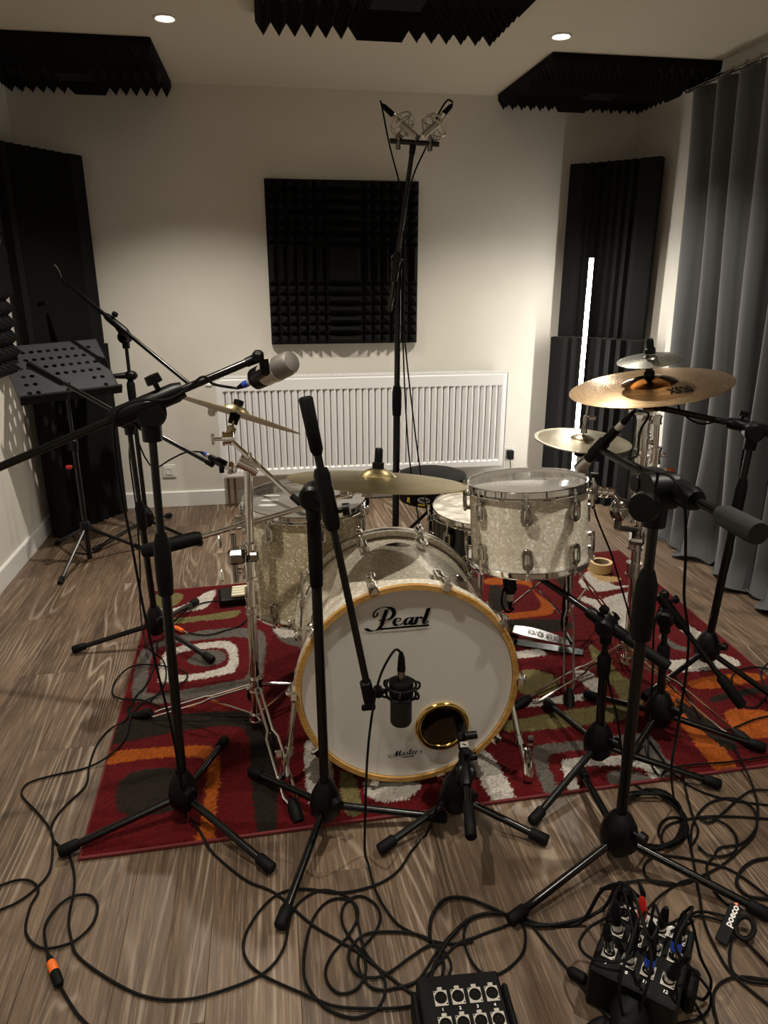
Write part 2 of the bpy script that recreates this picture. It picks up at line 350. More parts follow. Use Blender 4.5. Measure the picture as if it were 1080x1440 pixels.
def wedge_panel(label, p0, p1, z0, z1, th, nr, m0, m1, rid=.05):
    """tall foam with vertical ridges; p0->p1 is the front base line seen from the room (left to right)"""
    p0, p1 = V(*p0, 0), V(*p1, 0); d = (p1-p0); L = d.length; d.normalize(); nn = V(d.y, -d.x, 0)
    pl_ = [(0, -th), (0, .0), (0.0, rid), (m0, rid)]; 
    for i in range(nr):
        s0 = m0+(L-m0-m1)*i/nr; s1 = m0+(L-m0-m1)*(i+1)/nr
        pl_ += [(s0+(s1-s0)*.30, .0), (s0+(s1-s0)*.96, rid)] if i < nr-1 else [(s0+(s1-s0)*.30, 0.), (s1, rid)]
    pl_ += [(L, rid), (L, -th)]
    mb = MB(); n_ = len(pl_); P = [p0+d*s_+nn*t_ for s_, t_ in pl_]
    mb.v = [p+V(0, 0, z0) for p in P]+[p+V(0, 0, z1) for p in P]
    mb.f = [(i, n_+i, n_+(i+1) % n_, (i+1) % n_) for i in range(n_)]
    # caps as strips between front point and the back line
    for o_, fl in ((0, 0), (n_, 1)):
        base = len(mb.v); mb.v += [p0+d*s_-nn*th+V(0, 0, z1 if fl else z0) for s_, t_ in pl_]
        for i in range(1, n_-2):
            q = (o_+i, o_+i+1, base+i+1, base+i); mb.f.append(q if not fl else q[::-1])
    mb.f = [f[::-1] for f in mb.f]
    o = mb.build('wedge_foam_panel', FOAM, org=((p0+p1)/2+V(0, 0, z0)), smooth=False); return tag(o, label, 'foam panel', 'ridged foam panels standing in the corners')
lp0, lp1 = (-1.235, 4.035), (-.955, 4.465)
wedge_panel('upper ridged black foam panel in corner above music stand', lp0, lp1, 1.035, 2.02, .03, 8, .035, .085, .03)
wedge_panel('lower ridged black foam panel on floor behind music stand legs', (-1.222, 4.02), (-.935, 4.46), .002, 1.033, .03, 8, .085, .06, .03)
rp0, rp1 = (1.86, 4.445), (2.235, 4.07)
wedge_panel('upper ridged black foam panel in corner beside grey curtain', rp0, rp1, 1.042, 2.035, .03, 7, .085, .10, .03)
wedge_panel('lower ridged black foam panel behind lit light tube near curtain', (1.80, 4.405), (2.20, 4.005), .002, 1.04, .03, 7, .085, .06, .03)
# ------------------------------------------------------------------ light tube
lt, lb = Py(832, 363, 4.12), Py(806, 655, 4.12)
t = thing('led_light_tube', 'tall glowing white light tube leaning vertical on corner foam', 'light', (lt.x, lt.y, 0))
MB().tube([V(lt.x, lt.y, .06), V(lt.x, lt.y, lt.z)], .0125, 12).build('diffuser', GLOW, t)
MB().box((lt.x+.012, lt.y+.022, lt.z/2), (.02, .012, lt.z), basis((0, 0, 1))).build('back_rail', BLK, t)
mb = MB(); mb.lathe([(0, 0), (.07, 0), (.07, .012), (.03, .02), (.016, .058), (0, .058)], Matrix.Translation((lt.x, lt.y, .001)), 20); mb.build('base', BLK, t)
# ------------------------------------------------------------------ radiator
r0, r1 = Py(304, 531, 4.40), Py(713, 518, 4.40); zt = .822; zb = .205; yf = 4.375
t = thing('radiator', 'long white fluted panel radiator under the square foam panel', 'radiator', ((r0.x+r1.x)/2, 4.43, zb))
nf = 44; x0, x1 = r0.x, r1.x; mb = MB(); rows = [zb, zb+.012, zb+.045, zb+.055, zt-.085, zt-.075, zt-.012, zt]
xs = [x0, x0+.02]
for i in range(nf):
    a = x0+.03+(x1-x0-.06)*i/nf; p = (x1-x0-.06)/nf; xs += [a+p*.05, a+p*.30, a+p*.42, a+p*.88]
xs += [x1-.02, x1]
ins = lambda i: (i >= 2 and i < len(xs)-2 and (i-2) % 4 in (1, 2, 3) and (i-2) % 4 != 3) or (2 <= i < len(xs)-2 and (i-2) % 4 == 3 and False)
for zi, z in enumerate(rows):
    for i, x in enumerate(xs):
        rec = .012 if (2 <= i < len(xs)-2 and (i-2) % 4 in (1, 2) and 3 <= zi <= 4) else 0.
        e = .006 if zi in (0, 7) or i in (0, len(xs)-1) else 0
        mb.v.append(V(x, yf+rec+e, z))
nx = len(xs)
for zi in range(len(rows)-1):
    for i in range(nx-1): mb.f.append((zi*nx+i, zi*nx+i+1, (zi+1)*nx+i+1, (zi+1)*nx+i))
mb.build('front_panel', WHT, t, ang=25)
MB().box(((x0+x1)/2, yf+.012+.003, (zt+zb)/2), (x1-x0-.01, .006, zt-zb-.01)).build('back_sheet', WHT, t, smooth=False)
mb = MB()
for x in (x0-.004, x1+.004): mb.box((x, yf+.047, (zt+zb)/2), (.006, .095, zt-zb+.004), bev=.002)
for k in range(2):
    mb2 = MB().box((x0-.004 if k == 0 else x1+.004, yf+.047, (zt+zb)/2), (.006, .095, zt-zb+.004), bev=.002).build('side_panel', WHT, t, smooth=False)
mb = MB()
mb.box(((x0+x1)/2, yf+.006, zt+.003), (x1-x0, .006, .008)); mb.box(((x0+x1)/2, yf+.09, zt+.003), (x1-x0, .006, .008)); mb.box(((x0+x1)/2, yf+.048, zt+.003), (x1-x0, .006, .006))
for i in range(90):
    x = x0+.01+(x1-x0-.02)*i/89; mb.box((x, yf+.048, zt+.002), (.004, .085, .005))
o = mb.build('top_grille', WHT, t, smooth=False)
for px_ in (322, 331):
    p = Py(px_, 700, 4.46); p.x = Py(px_, 690, 4.44).x
    MB().tube([V(p.x, 4.44, zb+.01), V(p.x, 4.44, .0)], .008, 8).build('pipe', COPP, t)
MB().lathe([(0, 0), (.016, 0), (.018, .01), (.018, .03), (.012, .04), (0, .04)], frame((x0-.03, 4.42, zt-.04), (-1, 0, 0)), 14).build('valve', WHT, t)
MB().cyl((x0-.03, 4.42, zt-.04), (x0+.01, 4.42, zt-.04), .008).build('valve_stem', CHR, t)
# ------------------------------------------------------------------ sockets
def socket(lab, c, n_=1):
    t = thing('wall_socket', lab, 'socket', c); w_ = .081
    MB().box((c.x, YB-.005, c.z), (w_, .010, w_), bev=.003).build('frame_plate', WHP, t, smooth=False)
    MB().box((c.x, YB-.011, c.z), (.052, .004, .052), bev=.0015).build('insert', WHP, t, smooth=False)
    MB().lathe([(.021, -.002), (.0205, .003), (.0195, .003), (.0195, -.008), (0, -.008)], frame((c.x, YB-.0125, c.z), (0, -1, 0)), 24).build('well', WHP, t)
    mb = MB()
    for s_ in (-1, 1): mb.cyl((c.x+s_*.0095, YB-.0045, c.z), (c.x+s_*.0095, YB-.0035, c.z), .0028, seg=8)
    mb.build('contacts', INK, t); return t
c = Py(238, 662, YB); socket('white square wall socket behind the microphone stand cluster', c)
c = Py(716, 636, YB); socket('white wall socket holding the small black plug', c)
t = thing('plug_adapter', 'small black power adapter plugged in beside the radiator', 'plug', (c.x-.006, YB-.012, c.z-.01))
MB().box((c.x-.004, YB-.034, c.z-.008), (.042, .045, .062), bev=.005).build('body', PLA, t)
p = V(c.x-.004, YB-.04, c.z-.04)
MB().tube(spline([p, p+V(.004, -.002, -.05), p+V(.02, -.01, -.12), p+V(.03, -.04, -.205)], 5), .0028, 6).build('cord', RUB, t)
# ------------------------------------------------------------------ curtain
def curtain(label, y0, y1, ztop, seed, nfold, amp, xc, slant=0., flat=0.):
    r = np.random.default_rng(seed); ny, nz = 260, 46; ph = r.uniform(0, 6.28, 8); mb = MB()
    sp = np.cumsum(r.uniform(.45, 1.9, nfold+1)); av = r.uniform(.45, 1.15, nfold+3); sp = (sp-sp[0])/(sp[-1]-sp[0])
    for j in range(nz+1):
        f = j/nz; z = .012+(ztop-.012)*f
        for i in range(ny+1):
            s_ = i/ny; q = np.interp(s_, sp, np.arange(nfold+1))
            wob = .22*math.sin(3.1*f+ph[0]+q*.9)*(1-f)+.10*math.sin(7*f+ph[1]+2.2*q)*(1-f)
            fold = math.sin(2*math.pi*(q+wob)); fold = math.copysign(abs(fold)**.75, fold)
            a = np.interp(q, np.arange(nfold+3), av)*amp*(.62+.38*(1-f)+.25*math.sin(q*2.4+ph[2]+f*1.5))*(1-.35*f)
            x = xc-a*fold - .012*math.sin(5*f+q*1.7+ph[3])*(1-f)
            y = y1+(y0-y1)*s_ + slant*(1-f)*(1-s_*.6) + .02*math.sin(2*math.pi*(q+wob)*1.0+1.2)*(1-.5*f)
            if f < .06: x -= (.06-f)*(.9+.6*math.sin(q*3+ph[4]))*.9; z = z*.55+.004+ .006*(1+math.sin(q*9+ph[5]))*(.06-f)/.06; 
            mb.v.append(V(min(x, XR-.012), y, z))
    for j in range(nz):
        for i in range(ny): a = j*(ny+1)+i; mb.f.append((a, a+1, a+ny+2, a+ny+1))
    o = mb.build('curtain', CUR, org=(xc, (y0+y1)/2, 0), ang=180); sd = o.modifiers.new('thickness', 'SOLIDIFY'); sd.thickness = .0025; sd.offset = 0
    return tag(o, label, 'curtain', 'grey velvet curtains')
curtain('long pleated grey velvet curtain hanging beside the corner foam', 2.46, 3.74, 2.285, 11, 7, .056, 2.18, -.22)
curtain('grey velvet curtain nearest the viewer with hem pooled on floor', 1.05, 2.30, 2.285, 9, 7, .055, 2.18, -.02)
t = thing('curtain_rail', 'dark curtain rail under ceiling above the grey curtains', 'curtain rail', (2.19, 2.6, 2.30))
MB().tube([V(2.19, 1.0, 2.305), V(2.19, 3.80, 2.305)], .011, 10).build('rod', GUN, t)
MB().lathe([(0, -.012), (.016, -.010), (.018, .01), (.010, .02), (0, .022)], frame((2.19, 3.80, 2.305), (0, 1, 0)), 14).build('finial', GUN, t)
for y in (3.70, 2.45, 1.2):
    mb = MB(); mb.box((2.245, y, 2.305), (.11, .014, .014)); mb.box((2.296, y, 2.305), (.006, .03, .06)); mb.build('bracket', STE, t, smooth=False)
for k_ in range(26): MB().ring((2.19, 1.1+k_*.102, 2.303), .017, .0022, (0, 1, 0), 14, 5).build('ring', GUN, t)
o = MB().box((XR-.02, (YF+YB)/2+.4, ZC-.03), (.035, YB-YF-1.0, .058)).build('trim_1', SKIRT, smooth=False); struct(o)
# ------------------------------------------------------------------ rug
RC = [V(-.529, 1.534, 0), V(1.735, 1.592, 0), V(1.81, 3.30, 0), V(-.575, 3.158, 0)]; RZ = .013
def rug_xy(s_, t_): return (RC[0]*(1-s_)+RC[1]*s_)*(1-t_)+(RC[3]*(1-s_)+RC[2]*s_)*t_
def on_rug(p, g=0.012):
    x, y = p.x, p.y
    for i in range(4):
        a, b = RC[i], RC[(i+1) % 4]
        if (b.x-a.x)*(y-a.y)-(b.y-a.y)*(x-a.x) < -g: return False
    return True
R_, DKB, GRY, WHR, ORR, OLV, BEI = (.080, .003, .0045), (.014, .010, .007), (.088, .078, .068), (.40, .37, .33), (.26, .058, .007), (.125, .105, .042), (.40, .26, .12)
PAT = [
 (OLV, [(217, 837), (256, 835), (245, 852), (208, 856)]), (WHR, [(207, 856), (253, 853), (290, 833), (303, 831), (296, 848), (277, 858), (206, 864)]),
 (OLV, [(206, 873), (280, 866), (335, 858), (328, 868), (285, 873), (203, 882)]),
 (GRY, [(186, 980), (195, 922), (219, 904), (282, 887), (334, 883), (367, 887), (374, 904), (373, 922), (364, 959), (319, 974), (234, 988), (201, 987)]),
 (R_, [(206, 965), (214, 922), (234, 907), (297, 898), (341, 896), (351, 907), (349, 948), (319, 959), (234, 974), (208, 974)]),
 (WHR, [(223, 957), (229, 922), (245, 911), (301, 902), (327, 904), (335, 919), (332, 941), (319, 948), (267, 957), (227, 960)]),
 (R_, [(238, 947), (241, 926), (256, 917), (301, 911), (317, 913), (323, 926), (317, 936), (297, 943), (260, 949)]),
 (GRY, [(264, 931), (275, 920), (297, 913), (316, 919), (314, 930), (290, 937)]),
 (GRY, [(384, 883), (408, 880), (424, 895), (424, 908), (405, 906), (390, 896)]), (WHR, [(384, 883), (410, 880), (420, 892), (398, 897)]),
 (DKB, [(150, 1022), (208, 1009), (319, 1000), (371, 1006), (388, 1030), (390, 1059), (388, 1172), (363, 1172), (353, 1096), (349, 1037), (334, 1022), (282, 1024), (171, 1044), (149, 1048)]),
 (ORR, [(147, 1059), (208, 1052), (282, 1048), (304, 1056), (310, 1078), (306, 1119), (301, 1170), (297, 1182), (271, 1187), (282, 1159), (291, 1096), (288, 1070), (267, 1064), (208, 1067), (141, 1075)]),
 (DKB, [(162, 1122), (171, 1096), (197, 1083), (245, 1080), (267, 1096), (267, 1126), (238, 1141), (193, 1148), (167, 1139)]),
 (WHR, [(430, 1045), (441, 1043), (462, 1054), (468, 1124), (441, 1134), (430, 1099)]), (OLV, [(478, 1087), (499, 1095), (508, 1140), (486, 1142)]),
 (WHR, [(515, 1095), (590, 1100), (576, 1121), (543, 1127), (519, 1121)]), (WHR, [(660, 1066), (687, 1058), (724, 1121), (697, 1129)]), (GRY, [(628, 1105), (642, 1104), (648, 1122), (633, 1124)]),
 (GRY, [(748, 1058), (765, 1047), (821, 1041), (887, 1032), (917, 1036), (939, 1069), (976, 1087), (990, 1093), (940, 1097), (905, 1062), (860, 1052), (800, 1056), (775, 1062), (771, 1075), (786, 1112), (778, 1120), (765, 1113)]),
 (WHR, [(791, 1073), (802, 1067), (843, 1063), (902, 1065), (934, 1092), (917, 1096), (902, 1080), (843, 1076), (806, 1080), (812, 1098), (815, 1112), (800, 1112)]),
 (GRY, [(856, 1086), (887, 1082), (917, 1096), (902, 1103), (861, 1104)]),
 (DKB, [(690, 822), (706, 828), (724, 850), (690, 858)]), (ORR, [(687, 813), (740, 811), (752, 832), (778, 850), (778, 860), (768, 865), (700, 872), (702, 864), (749, 859), (761, 853), (757, 842), (738, 822), (687, 822)]),
 (DKB, [(704, 873), (792, 872), (797, 886), (704, 890)]), (DKB, [(772, 795), (800, 800), (806, 826), (790, 826)]),
 (OLV, [(713, 901), (745, 899), (746, 906), (713, 909)]), (WHR, [(717, 918), (755, 913), (769, 920), (745, 924), (718, 926)]),
 (OLV, [(726, 948), (747, 941), (770, 946), (786, 955), (784, 968), (761, 978), (731, 973)]), (WHR, [(737, 986), (782, 979), (823, 976), (837, 981), (794, 988), (741, 994)]),
 (OLV, [(709, 1016), (731, 1011), (843, 992), (884, 998), (887, 1006), (863, 1014), (792, 1023), (715, 1029)]), (WHR, [(808, 944), (830, 945), (850, 968), (840, 976), (815, 957)]),
 (OLV, [(829, 905), (848, 920), (870, 945), (890, 962), (904, 990), (890, 1005), (872, 1000), (868, 975), (850, 950), (833, 925)]),
 (WHR, [(816, 842), (845, 834), (862, 850), (880, 878), (892, 905), (878, 902), (860, 878), (838, 855)]), (WHR, [(815, 815), (835, 801), (862, 822), (888, 824), (882, 836), (850, 839), (825, 832)]),
 (BEI, [(826, 800), (838, 792), (846, 808), (872, 812), (868, 818), (842, 816)]),
 (R_, [(812, 824), (840, 832), (887, 825), (893, 833), (846, 843), (816, 836)]), (R_, [(838, 862), (862, 884), (880, 880), (896, 908), (870, 896)]),
 (WHR, [(838, 847), (887, 832), (903, 839), (911, 861), (888, 893), (865, 870)]), (WHR, [(949, 870), (991, 893), (980, 900), (956, 885)]),
 (GRY, [(930, 893), (950, 905), (968, 912), (968, 917), (945, 911), (928, 898)]),
 (WHR, [(919, 917), (947, 928), (1013, 919), (1041, 934), (1013, 940), (958, 945), (934, 938)]),
 (ORR, [(935, 965), (950, 968), (978, 1000), (1040, 1083), (1012, 1087), (960, 1022), (936, 987)]), (ORR, [(967, 961), (998, 951), (1050, 946), (1078, 953), (1043, 962), (990, 969)]),
 (DKB, [(1000, 980), (1040, 970), (1085, 964), (1085, 972), (1040, 979), (1003, 988)]), (DKB, [(948, 983), (986, 1003), (1036, 1046), (1022, 1053), (974, 1017)]),
 (ORR, [(1019, 1002), (1036, 997), (1080, 1000), (1100, 1015), (1095, 1032), (1050, 1038), (1028, 1022)]),
]
nx, ny = 470, 340; gs, gt = np.meshgrid(np.linspace(0, 1, nx), np.linspace(0, 1, ny)); C4 = np.array([tuple(p) for p in RC])[:, :2]
gx = (C4[0, 0]*(1-gs)+C4[1, 0]*gs)*(1-gt)+(C4[3, 0]*(1-gs)+C4[2, 0]*gs)*gt; gy = (C4[0, 1]*(1-gs)+C4[1, 1]*gs)*(1-gt)+(C4[3, 1]*(1-gs)+C4[2, 1]*gs)*gt
jx = gx+rng.normal(0, .0022, gx.shape); jy = gy+rng.normal(0, .0022, gx.shape); ccol = np.empty(gx.shape+(4,)); ccol[...] = (*R_, 1)
def inpoly(P, x, y):
    r = np.zeros(x.shape, bool); n_ = len(P)
    for i in range(n_):
        x1_, y1_ = P[i]; x2_, y2_ = P[(i+1) % n_]; cnd = (y1_ > y) != (y2_ > y)
        if abs(y2_-y1_) > 1e-12: r ^= cnd & (x < (x2_-x1_)*(y-y1_)/(y2_-y1_)+x1_)
    return r
hh = np.full(gx.shape, RZ-.001)
for c, poly in PAT:
    W_ = [tuple(p)[:2] for p in spline([Pz(u, v_, RZ) for u, v_ in poly], 5, True)]; k_ = inpoly(W_, jx, jy); ccol[k_] = (*c, 1); hh[k_] = RZ-.001+(.0012 if c != R_ else 0)
ccol[..., :3] *= np.clip(rng.normal(1, .17, gx.shape), .5, 1.6)[..., None]
hh += rng.normal(0, .0011, gx.shape); hh[0, :] = hh[-1, :] = RZ-.006; hh[:, 0] = hh[:, -1] = RZ-.006
me = bpy.data.meshes.new('pile'); vv = np.stack([gx, gy, hh], -1).reshape(-1, 3); ii = np.arange(nx*ny).reshape(ny, nx)
fc = np.stack([ii[:-1, :-1], ii[:-1, 1:], ii[1:, 1:], ii[1:, :-1]], -1).reshape(-1, 4)
RO = (RC[0]+RC[2])/2; vv[:, 0] -= RO.x; vv[:, 1] -= RO.y
me.vertices.add(len(vv)); me.vertices.foreach_set('co', vv.ravel()); me.loops.add(fc.size); me.loops.foreach_set('vertex_index', fc.ravel()); me.polygons.add(len(fc)); me.polygons.foreach_set('loop_start', np.arange(0, fc.size, 4)); me.update(calc_edges=True); me.validate()
at = me.color_attributes.new('pile_colour', 'FLOAT_COLOR', 'POINT'); at.data.foreach_set('color', ccol.reshape(-1).astype(np.float32))
PILE = mat('rug_pile', (.2, .02, .02), .95, Sheen_Weight=.03, Specular_IOR_Level=.1); n = N(PILE); x = n.n('ShaderNodeVertexColor', layer_name='pile_colour'); n.col(x.outputs[0]); n.bump(n.noise(n.co(), 330, 2), .7, .004)
me.materials.append(PILE); me.polygons.foreach_set('use_smooth', [True]*len(me.polygons))
t = thing('area_rug', 'dark red rug with orange grey and white retro shapes under drums', 'rug', RO)
link('pile', me, t, RO)
BIND = mat('rug_binding', (.13, .010, .013), .8); mb = MB(); mb.tube([rug_xy(*q)+V(0, 0, .006) for q in ((0, 0), (1, 0), (1, 1), (0, 1))], .0062, 6, closed=True); mb.build('edge_binding', BIND, t)
mb = MB(); mb.v = [p+V(0, 0, .0015) for p in RC]; mb.f = [(3, 2, 1, 0)]; mb.v += [p+V(0, 0, .004) for p in RC]; mb.f += [(4, 5, 6, 7)]+[(i, (i+1) % 4, 4+(i+1) % 4, 4+i) for i in range(4)]; mb.build('backing', BIND, t, smooth=False)
def ground(u, v, e=0.):
    p = Pz(u, v, e)
    if on_rug(p): p = Pz(u, v, RZ+e+.0015)
    return p
# ------------------------------------------------------------------ drums
LUGM = mat('lug_chrome', (.46, .44, .41), .12, 1.)
def lug_mesh(L=.06, w_=.028, stand=.014, up=1, rodlen=.03, r=.0052):
    """bridge lug: open stadium loop with two feet; local x = out of the shell, z = along the drum"""
    mb = MB(); pts = []
    for i in range(20):
        a = 2*math.pi*i/20; pts.append(V(stand, w_/2*.8*math.cos(a), math.copysign(L/2-w_/2, math.sin(a))+w_/2*math.sin(a)))
    mb.tube(pts, r, 8, closed=True)
    mb.box((stand/2, 0, -up*(L/2-.006)), (stand+.004, w_*.7, .010), bev=.003); mb.box((stand/2, 0, up*(L/2-.006)), (stand+.004, w_*.55, .009), bev=.003)
    mb.cyl((stand, 0, up*(L/2-.01)), (stand, 0, up*(L/2+.012)), .0062, .005, 10)
    return mb
def rod_mesh(L, rodlen, up, stand, hoopx):
    mb = MB(); z0 = up*(L/2-.012); z1 = up*(L/2+rodlen); mb.cyl((stand, 0, z0), (stand, 0, z1+up*.004), .0028, seg=8); mb.box((stand, 0, z1+up*.008), (.007, .007, .010), bev=.001)
    mb.cyl((stand, 0, z1+up*.000), (stand, 0, z1+up*.004), .006, seg=10); return mb
def place(mb, m): mb.v = [m @ p for p in mb.v]; return mb
def hoop_prof(R, z0, up):      # triple-flanged steel hoop; z0 the rim plane
    return [(R+.004, z0), (R+.0055, z0+up*.0015), (R+.0015, z0+up*.002), (R+.0015, z0-up*.016), (R+.013, z0-up*.018), (R+.0135, z0-up*.0205), (R-.001, z0-up*.0195), (R-.0008, z0)]
def drum(label, cat_group, c, axis, R, depth, nl, a0, shell, head, bhead=None, hoopm=CHR, name='tom_drum', lugm=LUGM, org=None):
    ax = Vector(axis).normalized(); c = Vector(c); m = frame(c, ax, V(0, 1, 0)); t = thing(name, label, 'drum', c-ax*depth, cat_group); sg = 56
    zt_, zb_ = -.012, -depth+.012
    MB().lathe([(R, zt_-.004), (R, zb_+.004), (R-.006, zb_), (R-.008, zb_), (R-.008, zt_), (R-.006, zt_)], m, sg, closed=True).build('shell', shell, t)
    MB().lathe([(0, zt_+.001), (R-.004, zt_+.001), (R+.001, zt_-.001), (R+.001, zt_-.010)], m, sg).build('batter_head', head, t)
    MB().lathe([(0, zb_-.001), (R-.004, zb_-.001), (R+.001, zb_+.001), (R+.001, zb_+.010)], m, sg).build('resonant_head', bhead or head, t)
    MB().lathe(hoop_prof(R, 0, 1), m, sg, closed=True).build('top_hoop', hoopm, t); MB().lathe(hoop_prof(R, -depth, -1), m, sg, closed=True).build('bottom_hoop', hoopm, t)
    dbl = depth > .2; L = .052
    for i in range(nl):
        a = a0+2*math.pi*i/nl; rm = m @ Matrix.Rotation(a, 4, 'Z') @ Matrix.Translation((R, 0, 0))
        for up in ((1, -1) if dbl else (1,)):
            zc = (-.033-L/2) if up > 0 else (-depth+.033+L/2)
            if not dbl: zc = -depth/2
            mm = rm @ Matrix.Translation((0, 0, zc)); lg = place(lug_mesh(L if dbl else depth*.42, up=up), mm).build('lug', lugm, t)
            dist = (abs(zc)-L/2-.012) if up > 0 else (depth-abs(zc)-L/2-.012)
            if not dbl: dist = depth/2-depth*.21-.012; place(rod_mesh(depth*.42, dist, -1, .014, 0), mm).build('tension_rod', CHR, lg)
            place(rod_mesh(L if dbl else depth*.42, dist, up, .014, 0), mm).build('tension_rod', CHR, lg)
    return t, m
def badge(m, R, a, z, parent, sc=1., mt=GUN):
    mb = MB(); n_ = 7; W = .052*sc; H_ = .018*sc; rows = []
    for j in (-1, 1):
        for i in range(n_*2+1):
            s_ = (i-n_)/n_; h_ = H_/2*(1-abs(s_)**1.3)+.0012; th = a+s_*W/2/R; mb.v.append(m @ V((R+.0018)*math.cos(th), (R+.0018)*math.sin(th), z+j*h_))
    k_ = n_*2+1; mb.f = [(i, i+1, k_+i+1, k_+i) for i in range(k_-1)]; return mb.build('badge', mt, parent)
# rack tom
RTN = V(-.055, .078, 1); t, m = drum('white pearl rack tom hanging in front of the tall chrome stand', None, (.715, 1.860, .852), RTN, .166, .24, 8, math.radians(-111), PEARL, HEADT, HEADW, name='rack_tom'); RTOM = t
def ang_of(m, p): q = m.inverted() @ p; return math.atan2(q.y, q.x), q.z
for u, v in ((823, 722),):
    a, z = ang_of(m, Py(u, v, 1.79)); 
    mb = MB(); mb.box((.003, 0, .012), (.006, .02, .022), bev=.004); mb.box((.003, -.007, -.010), (.006, .014, .022), bev=.004); place(mb, m @ Matrix.Rotation(a, 4, 'Z') @ Matrix.Translation((.166, 0, z))).build('badge', GUN, t)
# floor tom
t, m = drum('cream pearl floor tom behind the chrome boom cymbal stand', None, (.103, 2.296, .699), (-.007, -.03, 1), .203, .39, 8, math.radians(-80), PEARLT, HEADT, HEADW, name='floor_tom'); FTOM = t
for u, v, dv in ((427, 840, 0), (352, 840, 0), (None, None, 100)):
    if u: a, z = ang_of(m, Py(u, v, 2.12 if u == 427 else 2.20))
    else: a = math.radians(80); z = -.23
    rm = m @ Matrix.Rotation(a, 4, 'Z') @ Matrix.Translation((.203, 0, z)); x = .024
    mb = MB(); mb.box((.012, 0, 0), (.026, .030, .058), bev=.006); mb.box((.026, 0, 0), (.016, .020, .036), bev=.004); mb.cyl((x, .01, -.012), (x, .036, -.012), .006, seg=10); mb.box((x, .042, -.012), (.008, .012, .022), bev=.003)
    br = place(mb, rm).build('leg_bracket', CHR, t)
    top = rm @ V(x, 0, .11); bot = rm @ V(x, 0, 0); bot.z = .05; bot2 = V(bot.x, bot.y, .05)
    lg = MB().tube([top, rm @ V(x, 0, -.05), rm @ V(x+.004, 0, (-.699+.39*.0+.10)-z*1.0+.0), V(*((rm @ V(x+.02, 0, 0)).xy), .03)], .0048, 8).build('leg', STE, t)
    p = rm @ V(x+.02, 0, 0); MB().lathe([(0, 0), (.013, 0), (.013, .02), (.008, .034), (0, .034)], Matrix.Translation((p.x, p.y, RZ+.002)), 12).build('rubber_foot', RUB, lg)
# head print on the floor tom (three white lines of small lettering)
m2 = m @ Matrix.Translation((-.115, .03, -.0095)) @ Matrix.Rotation(math.radians(-8), 4, 'Z')
mb = MB()
for k_ in range(3): mb.lathe([(0, 0), (.030, .0), (.030, .0006), (0, .0006)], m2 @ Matrix.Translation((0, -.05*k_+.03, 0)) @ Matrix.Diagonal((1, .36, 1, 1)), 20)
mb.build('head_print', INKW, t)
# snare
t, m = drum('black snare drum with white head between rack tom and drum stool', None, (.715, 2.257, .645), (-.004, -.046, 1), .176, .15, 8, math.radians(-100), GLB, HEADC, HEADW, name='snare_drum')
mb = MB(); mb.box((.02, 0, -.055), (.034, .03, .05), bev=.006); mb.cyl((.035, 0, -.03), (.05, 0, .0), .005); SNARE = t
place(mb, m @ Matrix.Rotation(math.radians(-60), 4, 'Z') @ Matrix.Translation((.176, 0, 0))).build('strainer', CHR, t)
t = thing('snare_stand', 'chrome snare stand under the black snare drum', 'stand', (.715, 2.257, RZ))
b0 = V(.715, 2.262, .0)
MB().cyl(b0+V(0, 0, .10), b0+V(0, 0, .42), .0127).build('column', CHR, t)
for k_ in range(3):
    a = math.radians(100+120*k_); d = V(math.cos(a), math.sin(a), 0)
    MB().tube([b0+V(0, 0, .40), b0+d*.10+V(0, 0, .43), b0+d*.185+V(0, 0, .465), b0+d*.198+V(0, 0, .485), b0+d*.198+V(0, 0, .51)], .006, 8).build('basket_arm', CHR, t)
    a += math.radians(60); d = V(math.cos(a), math.sin(a), 0)
    lg = MB().tube([b0+V(0, 0, .26), b0+d*.27+V(0, 0, .035)], .008, 8).build('leg', CHR, t); MB().cyl(b0+d*.25+V(0, 0, .05), b0+d*.285+V(0, 0, .028), .013, seg=10).build('rubber_foot', RUB, lg)
# drumstick across the snare rim
p0, p1 = Py(640, 690, 2.33), V(.80, 2.36, .668)
t = MB().tube([p0, p0+(p1-p0)*.03, p0+(p1-p0)*.1, p0+(p1-p0)*.9, p1], [.004, .0075, .0075, .0075, .006], 10).build('drumstick', TAPE, org=p0); tag(t, 'pale wooden drumstick lying across the black snare drum rim', 'drumstick')
# bass drum
KR = .292; KY0, KY1 = 1.668, 2.098; kc = V(.338, KY0, .334); ka = V(math.sin(math.radians(2.5)), math.cos(math.radians(2.5)), 0)
t = thing('bass_drum', 'white pearl bass drum lying on the red rug', 'drum', V(.345, 1.88, RZ)); BASS = t
m = frame(kc, ka, V(0, 0, 1)); KM = m; D_ = KY1-KY0       # local z runs to the back, x/y in the head plane
ux = m.col[0].xyz; 
MB().lathe([(KR-.004, .012), (KR-.004, D_-.012), (KR-.014, D_-.012), (KR-.014, .012)], m, 80, closed=True).build('shell', PEARL, t)
HRo = KR+.0175
MB().lathe([(KR+.0005, -.010), (HRo-.003, -.010), (HRo, -.007), (HRo, .028), (KR+.0005, .028)], m, 80, closed=True).build('front_hoop', HOOPW, t)
MB().lathe([(HRo+.0006, -.0035), (HRo+.0006, .0265), (HRo-.001, .0265), (HRo-.001, -.0035)], m, 80, closed=True).build('front_hoop_inlay', PEARL, t)
MB().lathe([(KR+.0005, D_+.010), (HRo, D_+.010), (HRo, D_-.030), (KR+.0005, D_-.030)], m, 80, closed=True).build('rear_hoop', PEARL, t)
MB().lathe([(HRo+.001, D_-.004), (HRo+.001, D_-.020), (HRo-.001, D_-.020), (HRo-.001, D_-.004)], m, 80, closed=True).build('rear_hoop_band', STE, t)
